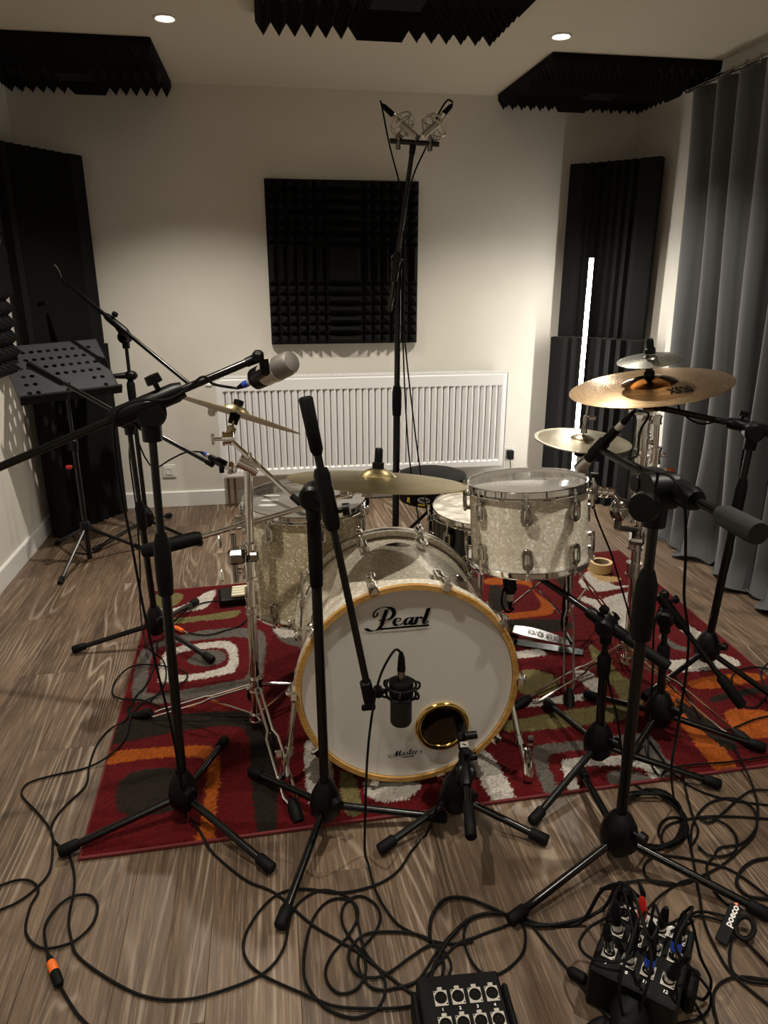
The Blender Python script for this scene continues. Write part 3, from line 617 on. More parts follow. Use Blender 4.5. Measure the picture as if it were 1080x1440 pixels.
mi = m.inverted(); pc = mi @ Py(621, 1019, KY0+.002); phx, phy = pc.x, pc.y; PR = .069; hr = KR-.001
# head with a real port hole
ns = 96; vs_ = []; fs = []
for i in range(ns):
    a = 2*math.pi*i/ns; d = V(math.cos(a), math.sin(a), 0); o_ = V(phx, phy, 0); b_ = o_.dot(d); R0 = -b_+math.sqrt(max(b_*b_-o_.dot(o_)+hr*hr, 0))
    for j in range(9): rr = PR+(R0-PR)*j/8; q = o_+d*rr; e = (q.length/hr); vs_.append(m @ V(q.x, q.y, -.002 if e > .985 else .001))
for i in range(ns):
    for j in range(8): a = i*9+j; b_ = ((i+1) % ns)*9+j; fs.append((a, b_, b_+1, a+1))
MB().add(vs_, fs).build('front_head', HEADW, t)
MB().lathe([(0, D_-.004), (hr, D_-.004)], m, 64).build('rear_head', HEADW, t)
mp = m @ Matrix.Translation((phx, phy, 0)); pr = [(PR+.009*math.cos(a)*1.0, -.002+.007*math.sin(a)) for a in [2*math.pi*i/12 for i in range(12)]]
MB().lathe(pr, mp, 48, closed=True).build('port_ring', BRS, t)
MB().lathe([(.15, .30), (.12, .16), (.0, .14)], m @ Matrix.Translation((0, -.10, .10)), 24).build('damping_pillow', RUB, t)
# inside darkness: wooden inner face
MB().lathe([(KR-.0142, .013), (KR-.0142, D_-.013)], m, 64).build('inner_ply', MAPLE, t)
for i in range(10):
    a = math.radians(90+18+36*i)
    # direction measured in the head plane; local axes: x,y of m
    for s_, z in ((0, .0), (1, D_)):
        sgn = 1 if s_ == 0 else -1; rm = m @ Matrix.Rotation(a, 4, 'Z') @ Matrix.Translation((KR, 0, 0))
        lz = .085 if s_ == 0 else D_-.085; lg = place(lug_mesh(.062, .026, .017, -sgn), rm @ Matrix.Translation((-.004, 0, lz))).build('lug', CHR, t)
        mb = MB(); zc = -.010 if s_ == 0 else D_+.010
        mb.box((.020, 0, zc-sgn*.004), (.022, .026, .008), bev=.003); mb.box((.024, 0, zc+sgn*.018), (.010, .026, .050), bev=.004); mb.box((.031, 0, zc+sgn*.030), (.012, .018, .020), bev=.004); mb.ball((.034, 0, zc+sgn*.012), .009, 10)
        mb.cyl((.030, 0, zc+sgn*.0), (.016, 0, lz), .0034, seg=8)
        place(mb, rm).build('claw_hook', CHR, lg)
a = ang_of(m, Py(567, 767, 2.0))[0]; badge(m, KR-.004, math.atan2(ka.cross(V(0, 0, 1)).dot(V(0, 0, 1)), 1)*0+ang_of(m, kc+V(.017, 0, .3)+ka*.3)[0], .335, t, 1.6)
MB().lathe([(.004, 0), (.014, 0), (.016, .003), (.012, .006), (.004, .004)], m @ Matrix.Rotation(ang_of(m, kc+V(.185, 0, .235))[0], 4, 'Z') @ frame((KR-.004, 0, .20), (1, 0, 0)), 16).build('vent_grommet', GUN, t)
# spurs
for sx, fo in ((-1, ground(400, 1108)), (1, ground(742, 1098))):
    s0 = kc+V(sx*.305, .075, -.035)+V(0, 0, 0); mid = s0+(fo-s0)*.60
    sp = MB(); sp.box(s0+V(-sx*.012, 0, 0), (.05, .05, .065), bev=.012); br = sp.build('spur_bracket', CHR, t)
    MB().tube([s0, mid], .0088, 10).build('spur', CHR, t)
    mb = MB(); mb.tube([mid, fo+V(0, 0, .028)], .0062, 10); mb.cyl(mid-(fo-s0)*.03, mid+(fo-s0)*.05, .013, seg=12); w0 = mid+V(sx*.012, -.012, 0); mb.box(w0+V(sx*.016, -.006, 0), (.022, .008, .034), bev=.004); sp2 = mb.build('spur_extension', CHR, t)
    d = (fo-s0).normalized(); MB().tube([fo+V(0, 0, .075)-d*.03, fo+V(0, 0, .030), fo+V(0, 0, .004)], [.008, .015, .013], 12).build('spur_tip', CHR, t)
    MB().tube([fo+V(0, 0, .026), fo+V(0, 0, .0)], [.0135, .013], 12).build('rubber_foot', RUB, t)
# --- lettering on the head: broad-nib strokes
KT = mat_axes(kc+ka*(-.0005), V(ka.y, -ka.x, 0), Z_, -ka)      # x right, y up, z towards the viewer
def nib(parent, name, strokes, m, nib_w, ang, mt, ext=.0006):
    """strokes: list of polylines with optional width factor; a slanted flat pen sweeps them"""
    mb = MB()
    for st in strokes:
        wf = 1.
        if isinstance(st, tuple): wf, st = st
        P = [tuple(p)[:2] for p in spline([V(x, y, 0) for x, y in st], 6)] if len(st) > 2 else st
        dx, dy = math.cos(ang)*nib_w*wf/2, math.sin(ang)*nib_w*wf/2; th = nib_w*.07; tx, ty = -math.sin(ang)*th, math.cos(ang)*th
        for (x0_, y0_), (x1_, y1_) in zip(P, P[1:]):
            pts = [(px+sx*dx+sy*tx, py+sx*dy+sy*ty) for px, py in ((x0_, y0_), (x1_, y1_)) for sx in (-1, 1) for sy in (-1, 1)]
            pts = sorted(set(pts)); lo = []; up_ = []
            cr = lambda o, a, b: (a[0]-o[0])*(b[1]-o[1])-(a[1]-o[1])*(b[0]-o[0])
            for p in pts:
                while len(lo) > 1 and cr(lo[-2], lo[-1], p) <= 0: lo.pop()
                lo.append(p)
            for p in pts[::-1]:
                while len(up_) > 1 and cr(up_[-2], up_[-1], p) <= 0: up_.pop()
                up_.append(p)
            h_ = lo[:-1]+up_[:-1]; k_ = len(mb.v); mb.v += [m @ V(x, y, ext) for x, y in h_]; mb.f.append(tuple(range(k_, k_+len(h_))))
    return mb.build(name, mt, parent, smooth=False)
c0 = Py(514, 889, KY0); c1 = Py(605, 857, KY0); Lm = KT.inverted(); q0, q1 = Lm @ c0, Lm @ c1; sc_ = (q1.x-q0.x)/9.2
LM = KT @ Matrix.Translation((q0.x, q0.y, 0)) @ Matrix.Scale(sc_, 4)
# unit space: x 0..9.2 , baseline y~0.55 (letters), taken from the shapes of the logo
ns_ = math.radians(8)
nib(t, 'logo_lettering', [
 (.9, [(3.0, 3.15), (2.62, 1.9), (2.25, .75), (1.7, .12), (.95, -.02), (.35, .18), (.12, .42)]),
 (.35, [(1.75, 2.75), (1.65, 2.35), (1.32, 2.05), (1.15, 2.3), (1.3, 2.9), (1.9, 3.4), (2.7, 3.6), (3.3, 3.5)]), (.95, [(3.3, 3.5), (3.85, 3.2), (4.05, 2.6), (3.75, 1.95), (3.2, 1.58)]), (.35, [(3.2, 1.58), (2.6, 1.5), (1.9, 1.62)]),
 (.75, [(4.45, 1.75), (4.1, 1.35), (4.1, .9), (4.5, .62)]), (.3, [(4.45, 1.25), (4.8, 1.35), (5.0, 1.6), (4.75, 1.8), (4.45, 1.75)]), (.3, [(4.5, .62), (4.95, .7), (5.25, .95)]),
 (.8, [(6.0, 1.7), (5.65, 1.35), (5.6, .95), (5.75, .68)]), (.3, [(5.75, .68), (6.05, .85), (6.4, 1.35)]), (.3, [(6.0, 1.72), (6.3, 1.8), (6.6, 1.72)]), (.8, [(6.72, 1.8), (6.5, 1.15), (6.4, .72)]), (.3, [(6.4, .72), (6.65, .66), (6.85, .9)]),
 (.8, [(7.35, 1.8), (7.2, 1.25), (7.0, .68)]), (.35, [(7.2, 1.25), (7.5, 1.6), (7.85, 1.8)]), (.6, [(7.85, 1.78), (7.95, 1.6), (8.0, 1.5)]),
 (.95, [(8.95, 3.05), (8.6, 1.95), (8.3, 1.0)]), (.6, [(8.3, 1.0), (8.25, .78), (8.5, .72)]), (.28, [(8.5, .72), (8.75, .82), (8.9, 1.05)]),
], LM, .62, ns_, INK)
mb = MB(); mb.v = [LM @ V(x, y, .0006/sc_) for x, y in ((2.05, .08), (9.05, .28), (9.05, .58), (2.2, .38))]; mb.f = [(0, 1, 2, 3)]
o = mb.build('logo_underline', INK, t, smooth=False)
c0 = Py(547, 1066, KY0); q0 = Lm @ c0; q1 = Lm @ Py(594, 1061, KY0); sc2 = (q1.x-q0.x)/9.4
L2 = KT @ Matrix.Translation((q0.x, q0.y, 0)) @ Matrix.Rotation(math.radians(3), 4, 'Z') @ Matrix.Scale(sc2, 4)
nib(t, 'script_lettering', [
 (.5, [(.9, .9), (.3, .75), (0, .35), (.35, 0), (1.1, .15), (1.9, 1.0), (2.5, 1.9), (2.2, .3)]), (.8, [(2.45, 1.9), (2.2, 1.0), (2.1, .1)]), (.4, [(2.1, .1), (2.8, 1.2), (3.4, 1.85)]), (.8, [(3.4, 1.85), (3.1, 1.0), (3.05, .2), (3.3, .1)]),
 (.5, [(4.3, 1.1), (3.8, 1.05), (3.55, .5), (3.9, .2), (4.3, .8), (4.4, 1.1), (4.3, .4), (4.6, .2)]), (.5, [(5.4, 1.15), (5.0, .9), (5.35, .55), (5.1, .2), (4.75, .3)]), (.7, [(6.2, 1.9), (5.9, .9), (5.85, .3), (6.2, .2)]), (.4, [(5.6, 1.3), (6.6, 1.4)]),
 (.5, [(6.6, .7), (7.1, .95), (6.95, 1.2), (6.6, .9), (6.6, .4), (7.0, .2), (7.3, .45)]), (.6, [(7.7, 1.1), (7.55, .6), (7.45, .2)]), (.4, [(7.55, .6), (7.9, 1.05), (8.25, 1.15)]), (.5, [(9.2, 1.25), (8.8, 1.0), (9.1, .65), (8.9, .25), (8.5, .3)]),
], L2, .5, math.radians(20), INK)
text('small_lettering', 'PREMIUM', .62, L2 @ Matrix.Translation((5.2, -.62, 0)), INK, t, .1, .01, 'CENTER', .01, 1.35)
# ------------------------------------------------------------------ cymbals
def cymbal(name, label, c, nrm, R, mt, bell=.19, bow=.055, cat='cymbal', flip=1, thick=.0016, group=None, bellmat=None):
    m = frame(c, nrm); rb = R*bell*1.05; hb = R*.085; top = []
    n_ = 9
    for i in range(n_+1): a = i/n_; top.append((.006+(rb-.006)*a, hb*math.cos(a*math.pi/2)**.8))
    k_ = 10
    for i in range(1, k_+1): a = i/k_; top.append((rb+(R-rb)*a, -R*bow*a**1.5))
    z0 = 0
    prof = [(r, (z-hb*.5)*flip) for r, z in top]; und = [(r, z-thick*flip) for r, z in prof[::-1]]
    if not bellmat:
        o = MB().lathe(prof+und, m, 96, closed=True)
        o = o.build(name, mt, org=c, ang=30); o.data.transform(basis(nrm).to_4x4().inverted()); o.rotation_euler = basis(nrm).to_euler(); return tag(o, label, cat, group), m
    t = thing(name, label, cat, c, group); t.rotation_euler = basis(nrm).to_euler(); I = Matrix.Translation(Vector(c))
    i0 = n_
    MB().lathe(prof[i0:]+und[:len(prof)-i0], I, 96, closed=True).build('bow', mt, t, ang=30)
    MB().lathe(prof[:i0+1]+und[len(prof)-1-i0:], I, 64, closed=True).build('bell', bellmat, t, ang=30)
    return t, m
RIDE_C = V(.294, 1.924, .876); RIDE_N = V(.081, .146, 1).normalized()
cymbal('ride_cymbal', 'large dull bronze ride cymbal hanging over the bass drum', RIDE_C, RIDE_N, .254, BRZ_L, .2, .06)
BIG_C = V(1.247, 2.203, 1.077); BIG_N = V(-.17, -.03, 1).normalized()
t, m = cymbal('crash_cymbal', 'bright bronze cymbal with black logo beside the grey curtain', BIG_C, BIG_N, .259, BRZ_X, .33, .045, bellmat=BRZ_B)
def on_cym(u, v, c, nrm, off=0.): q = ray(u, v); k_ = (Vector(c)+Vector(nrm)*off-CAM).dot(nrm)/q.dot(nrm); return CAM+q*k_
lp = on_cym(956, 549, BIG_C, BIG_N, -.014); rad = (BIG_C-lp); 
yv = (BIG_C-lp); yv = (yv-BIG_N*yv.dot(BIG_N)).normalized(); xv = yv.cross(BIG_N).normalized()
yv2 = (yv*1.0+xv*.35).normalized(); xv2 = yv2.cross(BIG_N).normalized()
nb = (BIG_N*1+(-yv)*.075).normalized(); xv2 = yv2.cross(nb).normalized(); yv2 = nb.cross(xv2)
TM = mat_axes(lp+BIG_N*.0045, xv2, yv2, nb)
t.rotation_euler = (0, 0, 0)
for ch in t.children: ch.data.transform(basis(BIG_N).to_4x4())
text('logo_print', 'XS20', .080, TM @ Matrix.Translation((0, -.028, -.002)), INK, t, .10, .0018, 'CENTER', .0004, .42)
SPL_C = V(1.232, 2.188, 1.154); SPL_N = V(-.176, -.064, 1).normalized()
cymbal('splash_cymbal', 'small silvery splash cymbal stacked above the bright bronze cymbal', SPL_C, SPL_N, .104, BRZ_S, .22, .07)
HH_C = V(1.151, 2.457, .832); HH_N = V(.04, -.06, 1).normalized()
cymbal('hihat_cymbal', 'upper hi-hat cymbal in front of the glowing light tube', HH_C+V(0, 0, .002), HH_N, .178, BRZ_H, .24, .05)
cymbal('hihat_cymbal', 'lower upturned hi-hat cymbal under the upper hi-hat', HH_C-HH_N*.030, HH_N, .178, BRZ_H, .24, .05, flip=-1)
cl, cr = Pt(254, 549, 2.42), Pt(417, 600, 2.30); CR_C = (cl+cr)/2; dd = (cr-cl).normalized(); vw = (CR_C-CAM).normalized()
CR_N = dd.cross(vw).normalized(); CR_N = CR_N if CR_N.z > 0 else -CR_N; CR_N = (CR_N+vw*.045).normalized()
cymbal('crash_cymbal', 'thin tilted crash cymbal seen edge-on above the chrome boom arm', CR_C, CR_N, (cr-cl).length/2, BRZ_L, .2, .045)
# ------------------------------------------------------------------ chrome stands
def foot_leg(t, a, b, hub2, dbl=.018, mt=CHR, fr=.013):
    """double-braced leg: two flat wires from the collar to the foot, a brace to the lower hub"""
    d = (b-a); s_ = d.cross(V(0, 0, 1)).normalized(); a2 = a+d*.42
    for k_ in (-1, 1):
        MB().tube([a+s_*k_*dbl*.45, a+d*.40+s_*k_*dbl*.45, a+d*.46+s_*k_*dbl, a+d*.90+s_*k_*dbl, a+d*.97+s_*k_*dbl*.25], .0042, 6).build('leg', mt, t)
    lg = MB().tube([a+d*.43, hub2], .0042, 6).build('brace', mt, t)
    MB().tube([b-d*.05+V(0, 0, .012), b+V(0, 0, .012), b+d*.10+V(0, 0, .010)], [.012, .019, .017], 10).build('rubber_foot', RUB, lg)
def column(t, a, b, r, name='column', mt=CHR): return MB().tube([a, b], r, 16).build(name, mt, t)
def clamp(t, p, ax, r=.021, L=.05, name='clamp', mt=CHR, knob=None):
    mb = MB(); ax = Vector(ax).normalized(); mb.cyl(p-ax*L/2, p+ax*L/2, r, seg=18); mb.cyl(p-ax*L*.56, p-ax*L*.40, r*1.14, seg=18); mb.cyl(p+ax*L*.40, p+ax*L*.56, r*1.14, seg=18)
    o = mb.build(name, mt, t)
    if knob is not None:
        k_ = Vector(knob).normalized(); mb = MB(); mb.cyl(p, p+k_*(r+.022), .0055, seg=10); m = frame(p+k_*(r+.022), k_); mb.box((0, 0, 0), (.011, .036, .016), basis(k_), bev=.004); mb.ball(p+k_*(r+.010), .009, 10); mb.build('wing_screw', mt, o)
    return o
def tilter(t, p, tip, mt=CHR):
    """toothed tilter with the cymbal rod on top"""
    d = (tip-p).normalized(); s_ = V(1, 0, 0)
    mb = MB(); mb.cyl(p-s_*.016, p+s_*.016, .021, seg=20); mb.cyl(p-s_*.020, p-s_*.014, .024, seg=20); mb.box(p+d*.02, (.024, .026, .05), basis(d), bev=.005); o = mb.build('tilter', mt, t)
    mb = MB(); mb.cyl(p-s_*.02, p-s_*.045, .006, seg=8); mb.box(p-s_*.052, (.014, .010, .036), bev=.004); mb.build('wing_screw', mt, o)
    MB().tube([p+d*.03, tip+d*.012], .004, 8).build('cymbal_rod', mt, t); return o
def topper(t, p, nrm, up=.05, dn=.03):
    nrm = Vector(nrm).normalized(); m = frame(p, nrm)
    MB().lathe([(.0055, -dn), (.016, -dn), (.018, -dn*.35), (.0055, -dn*.3)], m, 16, closed=True).build('felt_washer', RUB, t)
    MB().lathe([(.005, .010), (.017, .010), (.017, .026), (.012, .028), (.0115, up), (.008, up+.006), (.005, up+.006)], m, 16, closed=True).build('quick_nut', PLA, t)
# left stand: holds edge-on crash (upper boom) and the ride (lower boom)
LS = Pz(362, 1030, .0); hubp = Py(360, 962, LS.y); top = Py(349, 655, LS.y+.005); LSx = LS
t = thing('boom_cymbal_stand', 'chrome double-boom cymbal stand between bass drum and tall microphone stands', 'stand', V(LS.x, LS.y, RZ)); LST = t
colb = Py(361, 1018, LS.y); mid1 = Py(354, 858, LS.y); mid2 = Py(352, 790, LS.y)
column(t, V(colb.x, colb.y, .045), mid1, .0145, 'lower_tube'); column(t, mid1, mid2, .0125, 'middle_tube'); column(t, mid2, top, .0125, 'upper_tube')
clamp(t, mid1+V(0, 0, .00), mid2-mid1, .017, .02); clamp(t, Py(352, 800, LS.y), Z_, .021, .055, knob=V(-1, -.25, 0)); clamp(t, Py(352, 770, LS.y), Z_, .019, .03, knob=V(-1, -.1, 0))
clamp(t, hubp+V(0, 0, .0), Z_, .021, .045, 'leg_collar', knob=V(-.8, -.7, 0)); clamp(t, V(colb.x, colb.y, .06), Z_, .018, .025, 'lower_collar')
hub2 = V(colb.x, colb.y, .065)
for b in (ground(206, 1008), ground(414, 1140), V(.20, 2.22, RZ)): foot_leg(t, V(hubp.x, hubp.y, hubp.z), b, hub2)
# multi-clamp with short arms at mid column
mc = Py(347, 780, LS.y); mb = MB(); mb.box(mc+V(-.03, -.01, .0), (.05, .04, .045), bev=.01); mb.cyl(mc+V(-.035, -.01, -.08), mc+V(-.035, -.01, .07), .008, seg=10); mb.box(mc+V(.02, -.02, 0), (.03, .02, .03), bev=.006); o = mb.build('multi_clamp', GUN, t)
for dz in (-.055, .05): MB().box(mc+V(-.075, -.01, dz), (.012, .02, .038), bev=.005).build('wing_screw', CHR, o)
# upper boom
tp = clamp(t, top+V(0, 0, .0), V(1, 0, -.6), .018, .055, 'boom_clamp', knob=V(.2, -.2, 1)); b0, b1 = Pt(322, 617, 2.33), Pt(420, 706, 2.22)
MB().box(top+V(-.05, .0, -.004), (.07, .02, .022), basis((0, 0, 1)), bev=.006).build('clamp_arm', CHR, t)
MB().tube([b0, b1], .0078, 12).build('boom_arm', CHR, t); d = (b1-b0).normalized(); MB().tube([b1-d*.03, b1+d*.012], .0105, 12).build('boom_end_cap', RUB, t)
tilter(t, b0, CR_C-CR_N*.01); topper(t, CR_C, CR_N, .022, .055)
# lower boom with the counterweight
g0, g1 = Py(200, 776, 2.03), Py(283, 755, 2.03); e1 = Py(515, 688, 1.945); j = Py(346, 732, 2.02)
clamp(t, j+V(0, .0, 0), (e1-g1), .019, .05, 'boom_clamp', knob=V(-.3, -.6, -1)); 
MB().tube([g1, e1], .0078, 12).build('boom_arm', CHR, t); d = (g1-g0).normalized(); MB().tube([g0, g0+d*.008, g0+d*.06, g1-d*.015, g1], [.016, .021, .022, .021, .016], 16).build('counterweight', RUB, t)
tl = Py(487, 690, 1.97); mb = MB(); mb.cyl(tl-X_*.02, tl+X_*.016, .024, seg=20); mb.build('ratchet', GUN, t)
tilter(t, e1+V(.004, 0, 0), RIDE_C-RIDE_N*.012); topper(t, RIDE_C, RIDE_N, .062, .02)
MB().lathe([(.010, -.004), (.017, -.003), (.017, .004), (.010, .004)], frame(e1+V(0, -.026, 0), (0, -1, 0)), 20, closed=True).build('tilter_ring', CHR, t)
# right stand
RS = V(Py(880, 945, 2.15).x, 2.15, 0); t = thing('cymbal_stand', 'tall chrome stand carrying bronze cymbal and rack tom arm', 'stand', V(RS.x, RS.y, RZ)); RST = t
rt_ = Py(907, 586, RS.y); rb_ = Py(880, 950, RS.y); rm_ = Py(895, 770, RS.y)
column(t, V(rb_.x, rb_.y, .05), rm_, .0165, 'lower_tube'); column(t, rm_, rt_, .0145, 'upper_tube')
for v_, kn in ((600, None), (622, V(1, -.2, 0)), (650, None), (690, V(-1, -.5, 0)), (725, V(-.7, -.7, .2)), (762, None), (800, V(1, -.4, 0))):
    p = Py(907-(v_-578)*.0735, v_, RS.y); clamp(t, p, Z_, .021 if v_ < 700 else .024, .045, knob=kn)
side = Py(922, 640, RS.y-.02); MB().tube([Py(925, 582, RS.y-.02), Py(917, 700, RS.y-.02)], .0095, 12).build('side_tube', CHR, t); clamp(t, side, Z_, .016, .05, knob=V(1, -.1, 0)); clamp(t, Py(924, 590, RS.y-.02), Z_, .015, .025)
tilter(t, rt_+V(0, 0, .012), BIG_C-BIG_N*.012); topper(t, BIG_C+BIG_N*.002, BIG_N, .05, .012); topper(t, SPL_C, SPL_N, .052, .012)
# tom arm
A0 = Py(895, 745, RS.y); mb = MB(); mb.box((A0+V(-.03, -.06, -.005)), (.05, .11, .022), Matrix.Rotation(-.5, 3, 'Z'), bev=.008); mb.build('arm_plate', GUN, t, smooth=False)
A1 = Py(868, 742, RS.y-.16); A2 = Py(872, 717, RS.y-.17); A3 = Py(862, 693, RS.y-.18); A4 = Py(832, 690, 1.93)
MB().tube([A0, A1], .011, 12).build('tom_arm', GUN, t); MB().tube([A1, A2], .012, 12).build('ball_neck', GUN, t)
mb = MB(); mb.ball(A2, .034, 16, (1, .8, 1.1)); mb.cyl(A2+V(0, -.02, 0), A2+V(0, -.038, 0), .019, seg=18); o = mb.build('ball_clamp', GUN, t); MB().ring(A2+V(0, -.038, 0), .016, .004, (0, 1, 0), 20, 6).build('clamp_ring', CHR, o)
MB().tube([A2+V(0, 0, .02), A3, A4], .0095, 12).build('tom_arm', CHR, t); mb = MB()
for f in (.2, .5, .8): p = A3+(A4-A3)*f; mb.cyl(p+V(-.009, 0, 0), p+V(.009, 0, 0), .017, seg=14)
mb.build('arm_collar', CHR, t); mb = MB(); mb.box(A4+V(.0, 0, -.0), (.026, .05, .06), bev=.010); mb.build('tom_bracket', CHR, t)
MB().cyl(A4+V(.004, 0, .03), A4+V(.004, 0, .055), .012, seg=12).build('bracket_knob', PLA, t)
hubr = Py(880, 905, RS.y); clamp(t, hubr, Z_, .024, .03, 'leg_collar'); clamp(t, V(rb_.x, rb_.y, .06), Z_, .022, .022, 'lower_collar')
for b in (ground(1040, 1040), ground(738, 990), V(RS.x+.12, RS.y+.42, RZ)): foot_leg(t, hubr, b, V(rb_.x, rb_.y, .065), .020)
pj = Py(918, 662, RS.y-.02)
MB().tube([pj, pj+V(.03, 0, 0)], .005, 8).build('plug_pin', CHR, t); MB().tube([pj+V(.03, 0, 0), pj+V(.044, 0, 0)], .010, 10).build('plug_white_ring', WHP, t); MB().tube([pj+V(.044, 0, 0), pj+V(.075, 0, -.001)], [.008, .006], 10).build('plug_orange_end', ORG_, t)
# hi-hat stand
HB = V(HH_C.x-.025, HH_C.y-.03, 0); t = thing('hihat_stand', 'chrome hi-hat stand with footboard pedal and long pull rod', 'stand', V(HB.x, HB.y, RZ)); c_ = V(HB.x, HB.y, 0); tt = HH_C+HH_N*.0
tt0 = HH_C-HH_N*.055
column(t, c_+V(0, 0, .07), c_+(tt0-c_)*.55, .0145, 'lower_tube', BLK); column(t, c_+(tt0-c_)*.55, tt0, .011, 'upper_tube'); rod_top = Py(829, 556, HH_C.y)
MB().tube([tt0, HH_C+HH_N*.06, V(rod_top.x, rod_top.y, rod_top.z)], .0032, 8).build('pull_rod', STE, t)
MB().lathe([(.006, -.03), (.024, -.028), (.026, -.02), (.012, -.012), (.006, -.012)], frame(tt0+HH_N*.012, HH_N), 18, closed=True).build('cymbal_seat', RUB, t)
mb = MB(); p = HH_C+HH_N*.01; mb.lathe([(.004, .006), (.013, .006), (.011, .03), (.008, .034), (.008, .05), (.010, .05), (.010, .07), (.004, .07)], frame(p, HH_N), 14, closed=True); mb.box(p+HH_N*.058+V(.024, 0, .003), (.034, .008, .016), bev=.004); mb.build('clutch', STE, t)
clamp(t, c_+(tt0-c_)*.55, Z_, .019, .05, knob=V(-1, -.3, 0))
hubh = c_+V(-.004, 0, .36)
for b in (ground(800, 985), V(HB.x-.22, HB.y+.20, RZ), V(HB.x+.28, HB.y+.12, RZ)): foot_leg(t, hubh, b, c_+V(0, 0, .10), .016)
clamp(t, hubh, Z_, .020, .04, 'leg_collar')
h0, h1 = Pz(722, 884, .075), Pz(806, 906, .045); d = (h1-h0); s_ = d.cross(Z_).normalized(); mm = mat_axes(h0, d.normalized(), -s_, (-s_).cross(d.normalized())*-1 if False else d.normalized().cross(-s_)); Lf = d.length
mb = MB(); n_ = 14; prof = [(i/n_, .018+.022*math.sin(math.pi*min(1, .15+i/n_*.95))**.7) for i in range(n_+1)]
top_ = [mm @ V(a*Lf, w_, .006*math.sin(math.pi*a)) for a, w_ in prof]+[mm @ V(a*Lf, -w_, .006*math.sin(math.pi*a)) for a, w_ in prof[::-1]]
k_ = len(top_); mb.v = top_+[p-V(0, 0, .007) for p in top_]; mb.f = [tuple(range(k_))]+[tuple(range(k_, 2*k_))[::-1]]+[(i, k_+i, k_+(i+1) % k_, (i+1) % k_) for i in range(k_)]; 
fb = mb.build('footboard', STE, t); mb = MB()
for k_ in range(4): mb.ring(mm @ V(Lf*(.30+.15*k_), 0, .0075), .016-.001*k_, .0018, mm.col[2].xyz, 20, 6, .7)
for i in range(6):
    for s2 in (-1, 0, 1): mb.ball(mm @ V(Lf*(.28+.1*i), s2*.011, .0075), .0024, 6)
mb.build('grip_relief', GUN, fb)
MB().box((h0+h1)/2-V(0, 0, .042)+d*.1, (Lf*1.15, .05, .006), basis((0, 0, 1), s_), bev=.002).build('pedal_base', BLK, t, smooth=False)
MB().tube([mm @ V(Lf*.98, 0, 0), c_+V(0, 0, .05), c_+V(0, 0, .09)], .010, 8).build('pedal_link', BLK, t)
# ------------------------------------------------------------------ drum stool
tc = Py(609, 664, 3.30); t = thing('drum_stool', 'round black drum stool behind the snare with yellow lettering', 'stool', V(tc.x, tc.y, 0)); zt2 = tc.z; Rr = .178; xw = Py(557, 680, 3.30).x; tc = V(xw+Rr, tc.y, 0)
MB().lathe([(0, 0), (Rr-.03, -.001), (Rr-.008, -.010), (Rr, -.03), (Rr, -.105), (Rr-.02, -.135), (Rr-.06, -.15), (0, -.15)], Matrix.Translation((tc.x, tc.y, zt2)), 40).build('seat', mat('black_vinyl', (.004, .004, .0045), .6, Specular_IOR_Level=.15), t)
MB().tube([V(tc.x, tc.y, .10), V(tc.x, tc.y, zt2-.15)], .017, 12).build('column', CHR, t)
for k_ in range(3):
    a = math.radians(20+120*k_); d = V(math.cos(a), math.sin(a), 0); b = V(tc.x, tc.y, 0); lg = MB().tube([b+V(0, 0, .30), b+d*.25+V(0, 0, .03)], .009, 8).build('leg', BLK, t); MB().cyl(b+d*.235+V(0, 0, .045), b+d*.265+V(0, 0, .018), .016, seg=10).build('rubber_foot', RUB, lg)
def wrap_text(body, size, u, v, mt, nm, shear=0.):
    p = Py(u, v, tc.y-Rr); a = math.asin(max(-1, min(1, (p.x-tc.x)/Rr))); q = V(tc.x+math.sin(a)*(Rr+.001), tc.y-math.cos(a)*(Rr+.001), p.z); nn = V(math.sin(a), -math.cos(a), 0)
    return text(nm, body, size, mat_axes(q, Z_.cross(nn), Z_, nn), mt, t, shear, .001, 'CENTER', .0003), q, nn
p = Py(597, 705, tc.y-Rr); a = math.asin((p.x-tc.x)/Rr); nn = V(math.sin(a), -math.cos(a), 0); q = V(tc.x, tc.y, p.z)+nn*(Rr+.0012)
MB().lathe([(0, .0005), (.030, .0005), (.030, 0)], mat_axes(q, Z_.cross(nn), Z_*.5, nn), 24).build('oval_patch', INKG, t)
text('patch_lettering', 'Pearl', .022, mat_axes(q+nn*.001-Z_*.006, Z_.cross(nn), Z_, nn), INK, t, .25, .0008, 'CENTER', .0002)
o_, q, nn = wrap_text('R', .034, 578, 712, INKY, 'yellow_lettering', .2); wrap_text('oadster', .019, 597, 713, INKY, 'yellow_lettering', .2)
